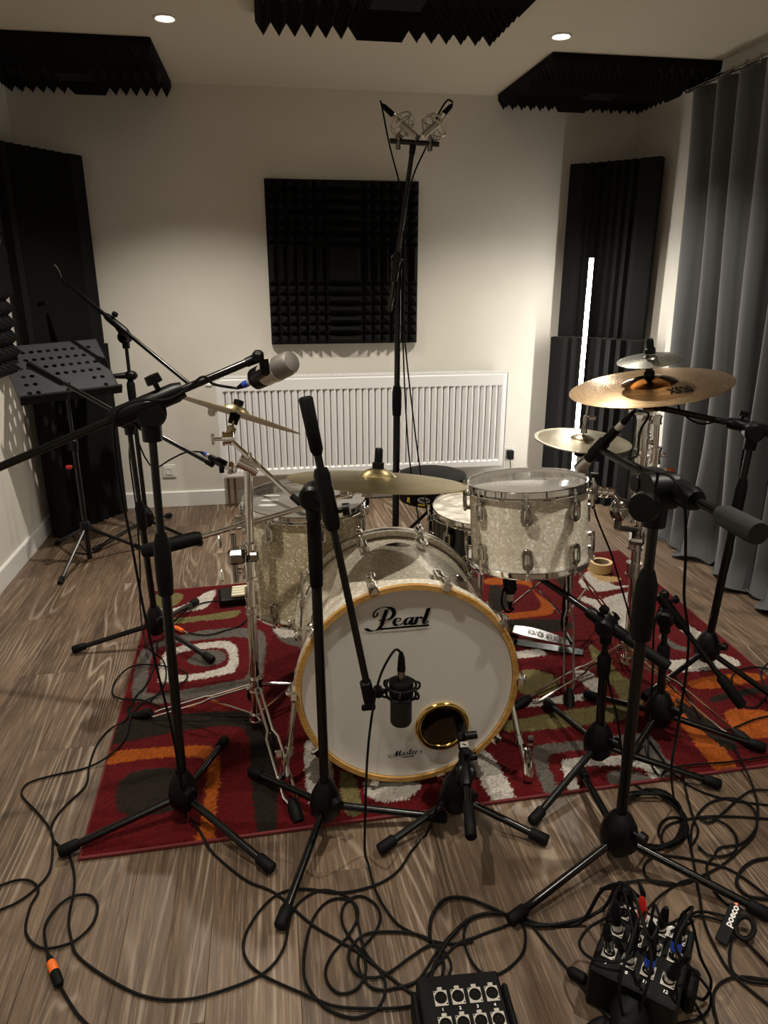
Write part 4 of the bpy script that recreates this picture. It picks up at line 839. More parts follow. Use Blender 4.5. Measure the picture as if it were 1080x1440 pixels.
# ------------------------------------------------------------------ music stand
def music_stand():
    BL, BR, TL, TR = Pt(30, 570, 3.40), Pt(171, 552, 3.65), Pt(1, 489, 3.60), Pt(140, 482, 3.85)
    base = Pz(127, 790, 0); t = thing('music_stand', 'black music stand with perforated desk in front of corner foam', 'music stand', V(base.x, base.y, 0))
    o = BL; ex = (BR-BL); ey = (TL-BL); nrm = ex.cross(ey).normalized(); ey = nrm.cross(ex).normalized()*ey.length; W, Hh = ex.length, ey.length
    if nrm.dot(CAM-o) < 0: nrm = -nrm
    m = mat_axes(o, ex.normalized(), ey.normalized(), nrm); nxh, nyh = 10, 6; mb = MB(); th = .0016
    holes = {(i, j) for i in range(nxh) for j in range(nyh)} - {(i, 5) for i in range(2, 8)} - {(i, 4) for i in range(2, 8)} - {(8, 5)} - {(2, 3)}
    mx, mt_, mbm = .035, .025, .045; cw, ch = (W-2*mx)/nxh, (Hh-mt_-mbm)/nyh; hr_ = .0120; K = 12
    def rect(x0, y0, x1, y1):
        for z in (0, -th): k_ = len(mb.v); mb.v += [m @ V(*p, z) for p in ((x0, y0), (x1, y0), (x1, y1), (x0, y1))]; mb.f.append((k_, k_+1, k_+2, k_+3) if z == 0 else (k_+3, k_+2, k_+1, k_))
    rect(0, 0, W, mbm); rect(0, Hh-mt_, W, Hh); rect(0, mbm, mx, Hh-mt_); rect(W-mx, mbm, W, Hh-mt_)
    for j in range(nyh):
        for i in range(nxh):
            x0, y1 = mx+i*cw, Hh-mt_-j*ch; x1, y0 = x0+cw, y1-ch
            if (i, j) not in holes: rect(x0, y0, x1, y1); continue
            cx, cy = (x0+x1)/2, (y0+y1)/2; sq = []
            ci = []
            for q in range(K):
                a = 2*math.pi*q/K+math.pi/4; c_, s_ = math.cos(a), math.sin(a); f = 1/max(abs(c_), abs(s_)); sq.append((cx+c_*f*cw/2, cy+s_*f*ch/2)); ci.append((cx+c_*hr_, cy+s_*hr_))
            k_ = len(mb.v)
            mb.v += [m @ V(*p, 0) for p in sq]+[m @ V(*p, 0) for p in ci]+[m @ V(*p, -th) for p in sq]+[m @ V(*p, -th) for p in ci]
            for q in range(K): r_ = (q+1) % K; mb.f += [(k_+q, k_+r_, k_+K+r_, k_+K+q), (k_+2*K+r_, k_+2*K+q, k_+3*K+q, k_+3*K+r_), (k_+K+q, k_+K+r_, k_+3*K+r_, k_+3*K+q)]
    mb.build('desk', DESK, t, smooth=False)
    mb = MB(); mb.tube([m @ V(0, 0, 0), m @ V(0, Hh, 0), m @ V(W, Hh, 0), m @ V(W, 0, 0)], .003, 6); mb.build('desk_rim', DESK, t)
    mb = MB(); mb.box(m @ V(W/2, .0, .022), (W+.006, .004, .046), m.to_3x3(), bev=.001); mb.box(m @ V(W/2, .006, .045), (W+.006, .014, .003), m.to_3x3()); mb.tube([m @ V(0, .0, .044), m @ V(W, .0, .044)], .004, 6); mb.build('ledge', PLA, t, smooth=False)
    for s_ in (-1, 1):
        p = m @ V(W*.52, .035, .004); MB().tube([p, p+(m.to_3x3() @ V(s_*.05, -.02, .012)), p+(m.to_3x3() @ V(s_*.095, -.032 if s_ < 0 else -.006, .02))], .0014, 5).build('page_clip', BLK, t)
    back = m @ V(W*.55, Hh*.35, -.02); top = V(base.x, base.y, back.z-.06)
    hb = V(base.x, base.y, 0); MB().tube([hb+V(0, 0, .02), hb+V(0, 0, .62)], .0125, 12).build('lower_tube', BLK, t); MB().tube([hb+V(0, 0, .6), top, back], .009, 10).build('upper_tube', BLK, t)
    MB().lathe([(.012, -.03), (.019, -.028), (.019, .02), (.012, .028)], Matrix.Translation(hb+V(0, 0, .62)), 16, closed=True).build('clutch', PLA, t)
    p = Py(107, 656, base.y-.02); MB().box(V(hb.x-.03, hb.y-.03, p.z), (.028, .016, .018), bev=.004).build('red_cap', RED, t); MB().tube([V(hb.x-.03, hb.y-.03, p.z), V(hb.x-.005, hb.y-.004, p.z)], .006, 8).build('cap_screw', BLK, t)
    MB().box(back+nrm*.008, (.08, .05, .02), m.to_3x3(), bev=.004).build('desk_bracket', PLA, t)
    hz = Py(124, 741, base.y).z; MB().lathe([(.012, -.03), (.026, -.02), (.026, .02), (.016, .035), (.012, .035)], Matrix.Translation(hb+V(0, 0, hz)), 16, closed=True).build('leg_collar', PLA, t)
    for f in (Pz(85, 822, 0), Pz(81, 766, 0), Pz(196, 772, 0)):
        f = V(f.x, f.y, .012); a = hb+V(0, 0, hz); lg = MB().tube([a, f], .009, 8).build('leg', BLK, t); MB().tube([f+(a-f)*.09, f-(a-f)*.02], [.0125, .013], 10).build('rubber_foot', RUB, lg); br = MB().tube([a+(f-a)*.48, hb+V(0, 0, .04)], .005, 6).build('brace', BLK, t)
music_stand()
# ------------------------------------------------------------------ microphone stands
FGRIP = mat('grey_foam_grip', (.012, .012, .0115), .85)
def mic_stand(label, base, feet, top, hub_h=.075, boomA=None, boomB=None, grip=None, clutch_f=.45, rl=.0125, ru=.0095, rb=.0082, hub_r=.036, tname='boom_microphone_stand', gr=.0135, glen=.10, knobdir=None, weight=None, clutch_r=.019, clutch_len=.11, head=1.0, knob=True):
    b = V(base.x, base.y, base.z if base.z > .005 else 0.); z0 = b.z; t = thing(tname, label, 'microphone stand', V(b.x, b.y, z0+.001)); hc = b+V(0, 0, hub_h)
    MB().lathe([(0, -.052), (hub_r*.55, -.050), (hub_r*.95, -.026), (hub_r, 0), (hub_r*.86, .028), (hub_r*.56, .055), (.017, .066), (0, .066)], Matrix.Translation(hc), 20).build('hub', PLA, t)
    kd = V(*(knobdir or (.5, -.86, 0))).normalized(); mb = MB(); mb.cyl(hc+V(0, 0, .028), hc+V(0, 0, .028)+kd*(hub_r+.014), .006, seg=10); mb.cyl(hc+V(0, 0, .028)+kd*(hub_r+.006), hc+V(0, 0, .028)+kd*(hub_r+.022), .016, .014, seg=14); mb.build('hub_knob', PLA, t)
    for f in feet:
        d = V(f.x-b.x, f.y-b.y, 0).normalized(); a = hc-V(0, 0, .012)+d*hub_r*.45; e = V(f.x, f.y, max(f.z, 0)+.016); dd = (e-a).normalized()
        lg = MB().tube([a, e-dd*.02], .0100, 10).build('leg', BLK, t)
        mb = MB(); mb.tube([e-dd*.05, e-dd*.045, e-dd*.004, e], [.0125, .0150, .0158, .0130], 12); mb.build('rubber_foot', RUB, lg)
    ax = (top-hc); cf = hc+ax*clutch_f
    MB().tube([hc+ax.normalized()*.05, cf], rl, 14).build('lower_pole', BLK, t); MB().tube([cf, top], ru, 12).build('upper_pole', BLK, t)
    m = frame(cf, ax); L = clutch_len
    MB().lathe([(rl, -L*.5), (clutch_r*.9, -L*.48), (clutch_r, -L*.2), (clutch_r, L*.3), (ru+.003, L*.5), (0, L*.5)], m, 18).build('clutch', RUB, t)
    if boomA is not None:
        bd = (boomB-boomA).normalized(); pv = boomA+bd*((top-boomA).dot(bd)); side = ax.normalized().cross(bd); side = side.normalized() if side.length > .05 else X_.copy()
        if side.y > 0: side = -side
        hs = head
        mb = MB(); mb.cyl(top-ax.normalized()*.045*hs, top-ax.normalized()*.005, .0145*hs, .0155*hs, seg=16); mb.cyl(top-side*.016*hs, top+side*.020*hs, .0235*hs, seg=22); mb.cyl(top+side*.020*hs, top+side*.026*hs, .0235*hs, .018*hs, seg=22); mb.build('swivel_joint', PLA, t)
        mb = MB(); mb.tube([pv-bd*.055*hs, pv-bd*.045*hs, pv+bd*.045*hs, pv+bd*.058*hs], [.0115*hs, .0150*hs, .0150*hs, .0115*hs], 14); mb.cyl(top, pv, .014*hs, seg=14); mb.build('boom_clamp', PLA, t)
        k0 = pv+bd*.025*hs; kn = (bd.cross(side)).normalized(); kn = kn if kn.z > 0 else -kn; kn = kn if knob else -side; mb = MB(); mb.cyl(k0, k0+kn*.030*hs, .006, seg=10); mb.cyl(k0+kn*.024*hs, k0+kn*.036*hs, .012*hs, .011*hs, seg=14); mb.build('clamp_knob', PLA, t)
        bo = MB().tube([boomA, boomB], rb, 12).build('boom_arm', BLK, t)
        if grip is not None:
            a = boomA if grip == 'A' else boomB; d = bd if grip == 'A' else -bd
            if weight: MB().tube([a-d*.01, a-d*.002, a+d*weight[1]*.82, a+d*weight[1]], [weight[0]*.9, weight[0], weight[0]*.94, rb*1.6], 20).build('counterweight', FGRIP, bo)
            else: MB().tube([a-d*.012, a-d*.008, a+d*glen*.9, a+d*glen], [gr*.8, gr, gr*.93, rb*1.1], 14).build('boom_grip', RUB, bo)
        e = boomB if grip != 'B' else boomA; d = bd if grip != 'B' else -bd
        mb = MB(); mb.tube([e-d*.03, e-d*.004, e], [.0105, .0115, .009], 12); mb.build('boom_tip', PLA, bo)
    return t
def xlr(parent, p, d, ring=BLUE, name='plug', L=.07, r=.0085):
    d = d.normalized(); MB().tube([p, p+d*.022], r*1.02, 14).build(name+'_shell', SIL, parent); 
    if ring is not None: MB().tube([p+d*.022, p+d*.040], r*1.06, 14).build(name+'_ring', ring, parent)
    MB().tube([p+d*.022 if ring is None else p+d*.040, p+d*L*.8, p+d*L], [r, r*.72, r*.42], 12).build(name+'_boot', RUB, parent); return p+d*L
# A: front stand on the music-stand side
Ab = Pz(262, 1152, 0); At = Py(211, 578, Ab.y); hA = Py(363, 503, 1.66); tA = Py(-60, 682, 1.56)
Af = [ground(84, 1206), ground(384, 1230), ground(317, 1046)]
mic_stand('tall black microphone stand whose boom carries the silver microphone', V(Ab.x, Ab.y, RZ+.002), Af, At, .075, tA, hA, None, .64, hub_r=.040, clutch_r=.020, clutch_len=.16, head=1.5, rb=.0088)
# silver condenser
mp_ = Pt(372, 527, 1.70); me_ = Pt(415, 506, 1.63); d = (me_-mp_).normalized()
t = thing('condenser_microphone', 'silver large condenser microphone with blue cable plug on boom end', 'microphone', mp_); m = frame(mp_, d); L = (me_-mp_).length
m = m @ Matrix.Diagonal((1.02, 1.02, .80, 1))
MB().lathe([(0, -.045), (.018, -.045), (.026, -.040), (.027, -.002), (.020, 0), (0, 0)], m @ Matrix.Translation((0, 0, .0)), 24).build('swivel_base', PLA, t)
MB().lathe([(.0, .001), (.0265, .001), (.0275, .004), (.0275, .036), (.0268, .038), (.0268, .040), (.0285, .041), (.0290, .044), (.0290, .062), (.0280, .064), (.0, .064)], m, 32).build('body', SIL, t)
GRL = mat('mic_grille', (.27, .25, .23), .5, .7); n = N(GRL); n.bump(n.noise(n.co(), 900, 1), .6, .001)
MB().lathe([(.0, .064), (.0272, .064), (.0262, .115), (.0225, .124), (.012, .128), (0, .128)], m, 32).build('grille', GRL, t)
s_ = d.cross(Z_).normalized(); MB().tube([m @ V(.0, -.0275, .064), m @ V(0, -.0268, .112), m @ V(0, -.024, .122)], .0018, 6).build('grille_seam', SIL, t)
mb = MB(); hp = hA+V(0, 0, .0); mb.box(hp+V(0, 0, .003), (.044, .026, .026), basis(Z_), bev=.007); mb.tube([hp+V(.012, 0, -.004), hp+V(.014, -.004, -.030), m @ V(-.018, 0, -.022)], .0115, 12); mb.build('mount', PLA, t)
xA = xlr(t, m @ V(0, 0, -.047), -d)
# B: stand behind, small microphone at the chrome stand
Bb = Pz(222, 902, RZ); Bt = Py(180, 590, Bb.y); tB = Py(44, 514, 2.95); hB = Py(300, 654, 2.52)
mic_stand('black microphone stand with base at rug edge and long low boom', V(Bb.x, Bb.y, RZ+.002), [ground(103, 919), ground(300, 934), ground(277, 850)], Bt, .085, tB, hB, 'A', .55, gr=.0165, glen=.17, head=1.2, hub_r=.042)
def pencil(label, a, b, r=.0115, ring=BLUE, wires=True, name='pencil_microphone', tail=True, tipm=CHR):
    """a = front of the mic, b = cable end"""
    t = thing(name, label, 'microphone', a); d = (a-b).normalized(); L = (a-b).length
    MB().tube([b, b+d*L*.72], [r*.92, r], 14).build('body', PLA, t)
    MB().tube([b+d*L*.72, b+d*L*.76, a-d*.004, a], [r, r*1.15, r*1.15, r*.8], 14).build('grille', tipm, t); p = MB(); q = b+d*L*.45
    p.tube([q-d*.024, q+d*.024], r*1.25, 12); p.tube([q-V(0, 0, r), q-V(0, 0, .035)], .009, 10); p.build('clip', PLA, t)
    return (t, xlr(t, b, -d, ring)) if tail else (t, b)
tBm, xB = pencil('small black microphone with blue plug aimed at the floor tom', Py(330, 661, 2.42), Py(296, 643, 2.55), .0125)
# C: stand in the corner
Cb = Pz(208, 748, 0); Ct = Py(178, 470, Cb.y)
Ct = Py(176, 474, Cb.y)
SC = mic_stand('black microphone stand near back wall with bare upward boom', Cb, [Pz(284, 768, 0), Pz(132, 778, 0), Pz(240, 728, 0)], Ct, .085, Py(266, 540, 3.72), Py(86, 392, 4.05), None, .72, clutch_len=.12, head=1.3, gr=.015, hub_r=.045, rb=.0105, clutch_r=.022)
p = Py(184, 528, Cb.y); t = MB(); t.ball(p, .030, 16, (1.2, .9, .9)); t.tube([p+V(-.02, 0, 0), p+V(-.095, -.02, .0)], [.018, .012], 10); t.ball(p+V(-.095, -.02, 0), .016, 10); t.build('pole_clamp', PLA, SC)
p0 = Py(86, 392, 4.05); p1 = Py(76, 372, 4.0); o = MB().tube(spline([p0, p0+(p1-p0)*.4+V(0, 0, .015), p1], 5), .0055, 8).build('boom_hook', GUN, SC)
# D: front centre stand with the black microphone
Db = Pz(459, 1166, 0); Dt = Py(440, 697, Db.y-.0)
dA, dB = Py(431, 566, 1.50), Py(518, 972, 1.475)
DA_, DB_ = dA, dB
mic_stand('black microphone stand standing right before the white bass drum', V(Db.x, Db.y, RZ+.002), [ground(394, 1312), ground(353, 1090), V(.415, 1.515, 0)], Dt, .075, dA, dB, 'A', .845, gr=.0155, glen=.115, head=1.25, hub_r=.042, clutch_len=.19, clutch_r=.017, rb=.0088)
mc_ = Py(564, 985, 1.47); t = thing('kick_microphone', 'black large microphone in shock mount hanging before drum head', 'microphone', mc_); zc = mc_.z; m = Matrix.Translation(mc_)
MB().lathe([(0, -.062), (.024, -.062), (.0265, -.057), (.0265, .008), (.0, .008)], m, 28).build('grille', mat('dark_grille', (.010, .010, .010), .6), t)
MB().lathe([(0, .008), (.0285, .008), (.0295, .012), (.0295, .050), (.027, .055), (.016, .057), (0, .057)], m, 28).build('body', PLA, t)
for z in (.018, .044): MB().ring((mc_.x, mc_.y, zc+z), .036, .0034, Z_, 32, 8).build('mount_ring', PLA, t)
for i in range(6):
    a = math.radians(60*i+15); c_, s_ = math.cos(a), math.sin(a); MB().tube(spline([mc_+V(.036*c_, .036*s_, .044), mc_+V(.049*c_, .049*s_, .036), mc_+V(.049*c_, .049*s_, .024), mc_+V(.036*c_, .036*s_, .018)], 4), .003, 6).build('mount_arm', PLA, t)
mb = MB(); mb.box(dB+V(-.002, 0, -.002), (.026, .028, .062), basis((dA-dB)), bev=.005); mb.cyl(dB+V(.005, 0, .0), mc_+V(-.036, 0, .03), .0065, seg=10); mb.cyl(dB+V(.024, -.01, -.004), dB+V(.024, .012, -.004), .012, seg=14); mb.box(dB+V(0, 0, -.045), (.034, .010, .016), bev=.003); mb.build('swivel_mount', PLA, t)
MB().tube([mc_+V(0, 0, .055), mc_+V(0, 0, .085)], .0095, 14).build('plug_shell', GUN, t); MB().tube([mc_+V(0, 0, .083), mc_+V(0, 0, .118), mc_+V(-.001, 0, .132)], [.0105, .008, .0045], 12).build('plug_boot', RUB, t)
# E: low stand at the port
Eb = Pz(640, 1152, 0); Et = Py(651, 1082, 1.50)
eA, eB = Py(662, 1172, 1.31), Py(651, 1046, 1.585)
mic_stand('low black microphone stand whose short boom enters drum port hole', V(Eb.x, Eb.y, 0.001), [Pz(533, 1203, 0), Pz(770, 1190, 0), V(.50, 1.70, RZ)], V(Eb.x+.012, Eb.y-.02, Et.z-.012), .085, eA, eB, 'A', .62, gr=.0145, glen=.09, head=1.05, tname='low_microphone_stand', hub_r=.044, clutch_len=.06)
t = thing('port_microphone', 'small black microphone with silver sticker poking into drum port hole', 'microphone', eB); e2 = Py(649, 1012, 1.70)
d = (e2-eB).normalized(); MB().tube([eB-d*.02, e2], [.013, .016], 14).build('body', PLA, t); MB().ball(e2, .022, 14, (1, 1, .8)).build('grille', PLA, t)
q = Py(652, 1040, 1.575); sn = (CAM-q).normalized(); MB().box(q, (.024, .040, .003), mat_axes((0, 0, 0), X_, sn.cross(X_), sn).to_3x3(), bev=.0008).build('silver_sticker', SIL, t, smooth=False)
MB().box(q+V(0, .014, 0), (.030, .026, .06), mat_axes((0, 0, 0), X_, sn.cross(X_), sn).to_3x3(), bev=.006).build('holder', PLA, t); 
for s_, v_ in ((1, 1034), (1, 1064)): p = Py(663, v_, 1.56); MB().cyl(p-X_*.02, p+X_*.014, .011, seg=12).build('holder_knob', PLA, t)
# F: front stand on the curtain side
Fb = Pz(866, 1208, 0); Ft = Py(924, 690, Fb.y+.02)
fA = Py(1062, 748, 1.06); fB = Py(843, 632, 1.70)
SF = mic_stand('tall black microphone stand with thick foam counterweight nearest curtain', Fb, [Pz(716, 1303, 0), Pz(1082, 1296, 0), ground(815, 1088)], Ft, .080, fA, fB, 'A', .70, weight=(.0225, .105), head=1.75, hub_r=.048, clutch_r=.024, clutch_len=.17, knob=False, rl=.0135, rb=.0098, ru=.0115)
t, xF = pencil('slim black microphone aimed down at the rack tom head', Py(812, 661, 1.75), Py(868, 603, 1.66), .0135, None)
for p in (Py(922, 720, Fb.y-.03),):
    o = MB().lathe([(0, -.012), (.030, -.012), (.033, 0), (.030, .016), (0, .018)], frame(Py(907, 712, Fb.y-.03), (-.75, -.66, 0)), 24).build('tension_knob', PLA, SF)
# G: stand by the curtain
Gb = Pz(990, 940, RZ); Gt = Py(1059, 607, Gb.y); 
mic_stand('black microphone stand at rug corner with boom under bronze cymbal', V(Gb.x, Gb.y, RZ+.002), [ground(905, 985), ground(1120, 1010), V(Gb.x+.18, Gb.y+.25, 0)], Gt, .085, Py(1180, 628, 2.05), Py(925, 573, 2.28), None, .70, head=1.35, hub_r=.046, clutch_len=.16, clutch_r=.020, rl=.0145, ru=.0115, rb=.0105)
o = Py(915, 571, 2.30); t = thing('cymbal_microphone', 'small black microphone on boom end below the bronze cymbal', 'microphone', o); MB().tube([o+V(-.02, 0, .0), o+V(.03, 0, -.006)], [.017, .014], 12).build('body', PLA, t); MB().box(o+V(.0, 0, .016), (.03, .022, .022), bev=.004).build('clip', GUN, t)
# H: low stand, microphone under the rack tom
Hb = Pz(838, 1078, RZ); Ht = Py(853, 880, Hb.y)
mic_stand('low black microphone stand with boom reaching under rack tom', V(Hb.x, Hb.y, RZ+.002), [ground(768, 993), ground(747, 1163), ground(1012, 1110)], Ht, .085, Py(935, 934, 1.54), Py(726, 790, 1.84), 'A', .68, head=1.15, tname='low_microphone_stand', hub_r=.044, clutch_len=.07, gr=.016, glen=.13)
t, xH = pencil('short black microphone hanging below the rack tom', Py(715, 800, 1.86), Py(718, 835, 1.84), .016, None, tail=False)
xH = xlr(t, Py(718, 835, 1.84), V(.01, 0, -1), None, L=.05)
# I: low stand beside chrome stand
Ib = Pz(923, 1032, RZ); It = Py(936, 868, Ib.y); 
SI = mic_stand('low black microphone stand with gripped boom sloping to rug', V(Ib.x, Ib.y, RZ+.002), [ground(1075, 1058), ground(780, 945) if False else V(1.03, 2.0, RZ), ground(812, 1085) if False else V(1.02, 1.66, RZ)], It, .085, Py(1040, 988, 1.66), Py(931, 842, 1.80), 'A', .62, head=1.1, tname='low_microphone_stand', hub_r=.046, gr=.017, glen=.10, clutch_len=.07)
p = Py(934, 836, 1.80); o = MB().ball(p, .015, 12); o.build('ball_knob', PLA, SI)
# J: overhead stand with the stereo bar
JY = 2.80; Jb = V(Py(556, 735, JY).x-.0, JY, 0); Jp = Py(560, 372, JY); jt, jh = Py(548, 437, JY+.02), Py(581, 203, JY-.16)
mic_stand('tall overhead microphone stand with two silver microphones on top', V(Jb.x, Jb.y, .001), [V(Jb.x-.28, Jb.y+.1, 0), V(Jb.x+.25, Jb.y+.16, 0), V(Jb.x+.02, Jb.y-.30, RZ)], Jp, .085, jt, jh, None, .62, rl=.0145, ru=.0115, rb=.0085, clutch_len=.12, head=.95, hub_r=.045)
b0, b1 = Py(548, 198, JY-.16), Py(617, 203, JY-.16)
t = thing('stereo_bar', 'short black stereo bar on top of overhead stand', 'microphone bar', jh); MB().tube([b0, b1], .0085, 12).build('bar', BLK, t)
for f in (.17, .82): p = b0+(b1-b0)*f; MB().cyl(p-V(0, 0, .024), p+V(0, 0, .012), .0085, seg=14).build('bar_screw', GUN, t)
for i, (lab, tip, tail_, cen, sc) in enumerate((('silver overhead microphone in round cradle facing the small square grid side', (587, 194), (536, 146), (566, 176), 1), ('silver overhead microphone in round cradle nearest the curtain', (594, 192), (636, 147), (610, 179), 1))):
    lab = ['silver overhead microphone in spider cradle whose cable hangs away from boom', 'silver overhead microphone in spider cradle on curtain end of bar'][i]
    a, b_, c_ = Py(*tip, JY-.24), Py(*tail_, JY-.10), Py(*cen, JY-.16); d = (a-b_).normalized()
    t = thing('overhead_microphone', lab, 'microphone', c_, 'overhead microphones'); MB().tube([c_-d*.045, a-d*.005, a], [.0105, .0105, .008], 14).build('body', SIL, t)
    MB().tube([a-d*.004, a+d*.002], .0088, 14).build('grille', GUN, t)
    MB().tube([b_+d*.065, c_-d*.045], .0095, 12).build('plug_shell', CHR, t); MB().tube([b_, b_+d*.02, b_+d*.065], [.004, .0085, .0098], 12).build('plug_boot', RUB, t)
    for k_ in range(2): MB().ring(c_+d*(.012-.024*k_), .040, .0030, d+V(.0, .2, 0), 28, 6).build('cradle_ring', SIL, t)
    up = basis(d)
    for k_ in range(6): a_ = math.radians(60*k_+20); u_ = up @ V(math.cos(a_), math.sin(a_), 0); MB().tube([c_+d*.014+u_*.040, c_+u_*.046, c_-d*.014+u_*.040], .0026, 6).build('cradle_arm', SIL, t); MB().tube([c_+d*.012+u_*.040, c_+u_*.0105], .0012, 4).build('elastic_band', RUB, t)
    q = b0+(b1-b0)*(.17 if i == 0 else .82); MB().tube([q+V(0, 0, .008), q+V(0, 0, .022), c_-V(0, 0, .04)], [.010, .009, .006], 10).build('cradle_stem', GUN, t)
# ------------------------------------------------------------------ small things
p = Pz(848, 806, RZ); t = thing('tape_roll', 'roll of masking tape lying on the rug near curtain', 'tape', V(p.x, p.y+.03, RZ+.002)); m = Matrix.Translation((p.x, p.y+.03, RZ+.002))
MB().lathe([(.040, 0), (.054, 0), (.054, .048), (.040, .048)], m, 36, closed=True).build('tape', TAPE, t); MB().lathe([(.037, .001), (.0399, .001), (.0399, .047), (.037, .047)], m, 36, closed=True).build('core', CARD, t)
# small black keyed box behind the floor tom stand
a, b = Pz(312, 842, .03), Pz(338, 838, .03); c_ = (a+b)/2; t = thing('pedal_box', 'small black box with cream keys on rug beside floor tom', 'pedal', V(c_.x, c_.y, RZ)); c_ = V(c_.x+.02, c_.y, .035)
MB().box(c_, (.15, .125, .042), Matrix.Rotation(.1, 3, 'Z'), bev=.010).build('case', PLA, t)
for k_ in range(4): MB().box(c_+V(.022, -.044+.027*k_, .025), (.075, .020, .012), Matrix.Rotation(.1, 3, 'Z'), bev=.003).build('key', CREAM, t)
# ------------------------------------------------------------------ stage boxes
def xlr_socket(t, p, x, y, z, num=None, plug=None, sz=.0135, nsz=.0085):
    m = mat_axes(p, x, y, z)
    mb = MB(); mb.box((0, 0, 0), (.026, .031, .0022), bev=.0008); mb.box((0, .0175, .0012), (.010, .007, .004), bev=.001); mb = place(mb, m); fl = mb.build('socket_plate', SIL, t, smooth=False)
    MB().lathe([(.0118, .0012), (.0112, .0035), (.0100, .0035), (.0098, .0018), (0, .0018)], m, 24).build('socket_rim', INK, fl)
    mb = MB()
    for a in (90, 210, 330): mb.lathe([(0, .0022), (.0013, .0022), (.0013, .0018)], m @ Matrix.Translation((.005*math.cos(math.radians(a)), .005*math.sin(math.radians(a)), 0)), 8)
    for s2 in (-1, 1): mb.lathe([(0, .0018), (.0016, .0016), (.0018, .0011)], m @ Matrix.Translation((s2*.0105, -s2*.0125, 0)), 8)
    mb.build('contacts', GUN, fl)
    if num: text('number', num, nsz, m @ Matrix.Translation((0, .0265, .0003)), INKW, t, 0, .0002, 'CENTER', .0001)
# near box (four columns)
q0, q1 = Pz(620, 1404, .075), Pz(692, 1397, .075); ex = (q1-q0); step = ex.length/3; ex.normalize(); q2 = Pz(628, 1440, .075); ey = Z_.cross(ex)
t = thing('stage_box', 'black stage box with empty numbered sockets at front edge of floor', 'stage box', V((q0.x+q1.x)/2, q0.y-.09, 0)); cb_ = q0+ex*step*1.5-ey*.085
TB = mat_axes(cb_, ex, ey, Z_)
mb = MB(); W, Hh, Tt = .205, .27, .075; mb.box((-.010, 0, -Tt/2+.0), (.165, Hh, Tt-.002), bev=.004); place(mb, TB).build('case', PLA, t, smooth=False)
for s_ in (-1, 1):
    mb = MB(); mb.box((-.010+s_*.090, -.015, -.035), (.012, Hh*.92, .064), bev=.004); place(mb, TB).build('side_handle', RUB, t, smooth=False)
for r_ in range(4):
    for c_ in range(4): xlr_socket(t, TB @ V(-step*1.5+step*c_, .085-.052*r_, .0005), ex, ey, Z_, str(c_+1+4*(r_-1)) if r_ else None)
# far box with plugs
A_, B_, C_, D2 = Pz(868, 1266, .10), Pz(826, 1352, .10), Pz(940, 1420, .10), Pz(990, 1310, .10)
ex = ((C_-B_)+(D2-A_)).normalized(); ex.z = 0; ex.normalize(); ey = Z_.cross(ex); W = ((C_-B_).length+(D2-A_).length)/2; Hh = ((A_-B_).length+(D2-C_).length)/2; cc = (A_+B_+C_+D2)/4; TB2 = mat_axes(cc, ex, ey, Z_)
t2 = thing('stage_box', 'black stage box crowded with plugged cables beside stand foot', 'stage box', V(cc.x, cc.y, 0))
mb = MB(); mb.box((0, 0, -.0495), (W, Hh, .097), bev=.004); place(mb, TB2).build('case', PLA, t2, smooth=False)
mb = MB(); mb.box((0, Hh/2-.03, .0015), (W*.6, .03, .001)); place(mb, TB2).build('label_strip', WHP, t2, smooth=False)
mb = MB(); mb.box((-W/2+.015, Hh/2+.012, -.02), (.034, .024, .085), bev=.006); place(mb, TB2).build('corner_handle', RUB, t2); mb = MB(); mb.box((W/2+.012, 0, -.05), (.024, .07, .06), bev=.008); place(mb, TB2).build('side_handle', RUB, t2)
PLUGS = []
rows = [(.060, 4), (.012, 4), (-.045, 4)]; nums = {2: ['9', '10', '11', '12']}
boots = {(0, 1): RED, (2, 2): BLUE, (1, 3): BLUE, (2, 0): GUN}
for ri, (yy, nn_) in enumerate(rows):
    for c_ in range(nn_):
        x_ = (-1.5+c_)*W/4.4; p = TB2 @ V(x_, yy*Hh/.19, .001); xlr_socket(t2, p, ex, ey, Z_)
        if ri == 2: text('number', nums[2][c_], .010, mat_axes(TB2 @ V(x_, yy*Hh/.19-.030, .0006), ex, ey, Z_), INKW, t2, 0, .0003, 'CENTER', .0001)
        if (ri, c_) in ((0, 0),): continue
        lean = V(random.uniform(-.25, .25), random.uniform(-.1, .3), 1).normalized(); lean = (ex*lean.x+ey*lean.y+Z_*lean.z); bt = boots.get((ri, c_))
        pt = thing('cable_plug', 'x', 'plug', p, 'plugs in the crowded stage box'); PLUGS.append((pt, p, lean, bt, ri, c_))
        MB().tube([p+Z_*.003, p+lean*.016], .0098, 16).build('shell', SIL if (ri+c_) % 2 else GUN, pt)
        MB().tube([p+lean*.016, p+lean*.034], .0104, 14).build('ring', bt if bt in (BLUE, RED, GUN) else PLA, pt)
        MB().tube([p+lean*.034, p+lean*.058, p+lean*.068], [.0098, .0075, .0042], 12).build('boot', RED if bt is RED else RUB, pt)
rn = ['back row', 'middle row', 'front row']; cn = ['first', 'second', 'third', 'fourth']
for pt, p, lean, bt, ri, c_ in PLUGS:
    colr = {id(RED): 'red booted', id(BLUE): 'blue ringed'}.get(id(bt), 'black')
    pt['label'] = f'{colr} cable plug in {rn[ri]} of stage box, {cn[c_]} from the coil handle side'
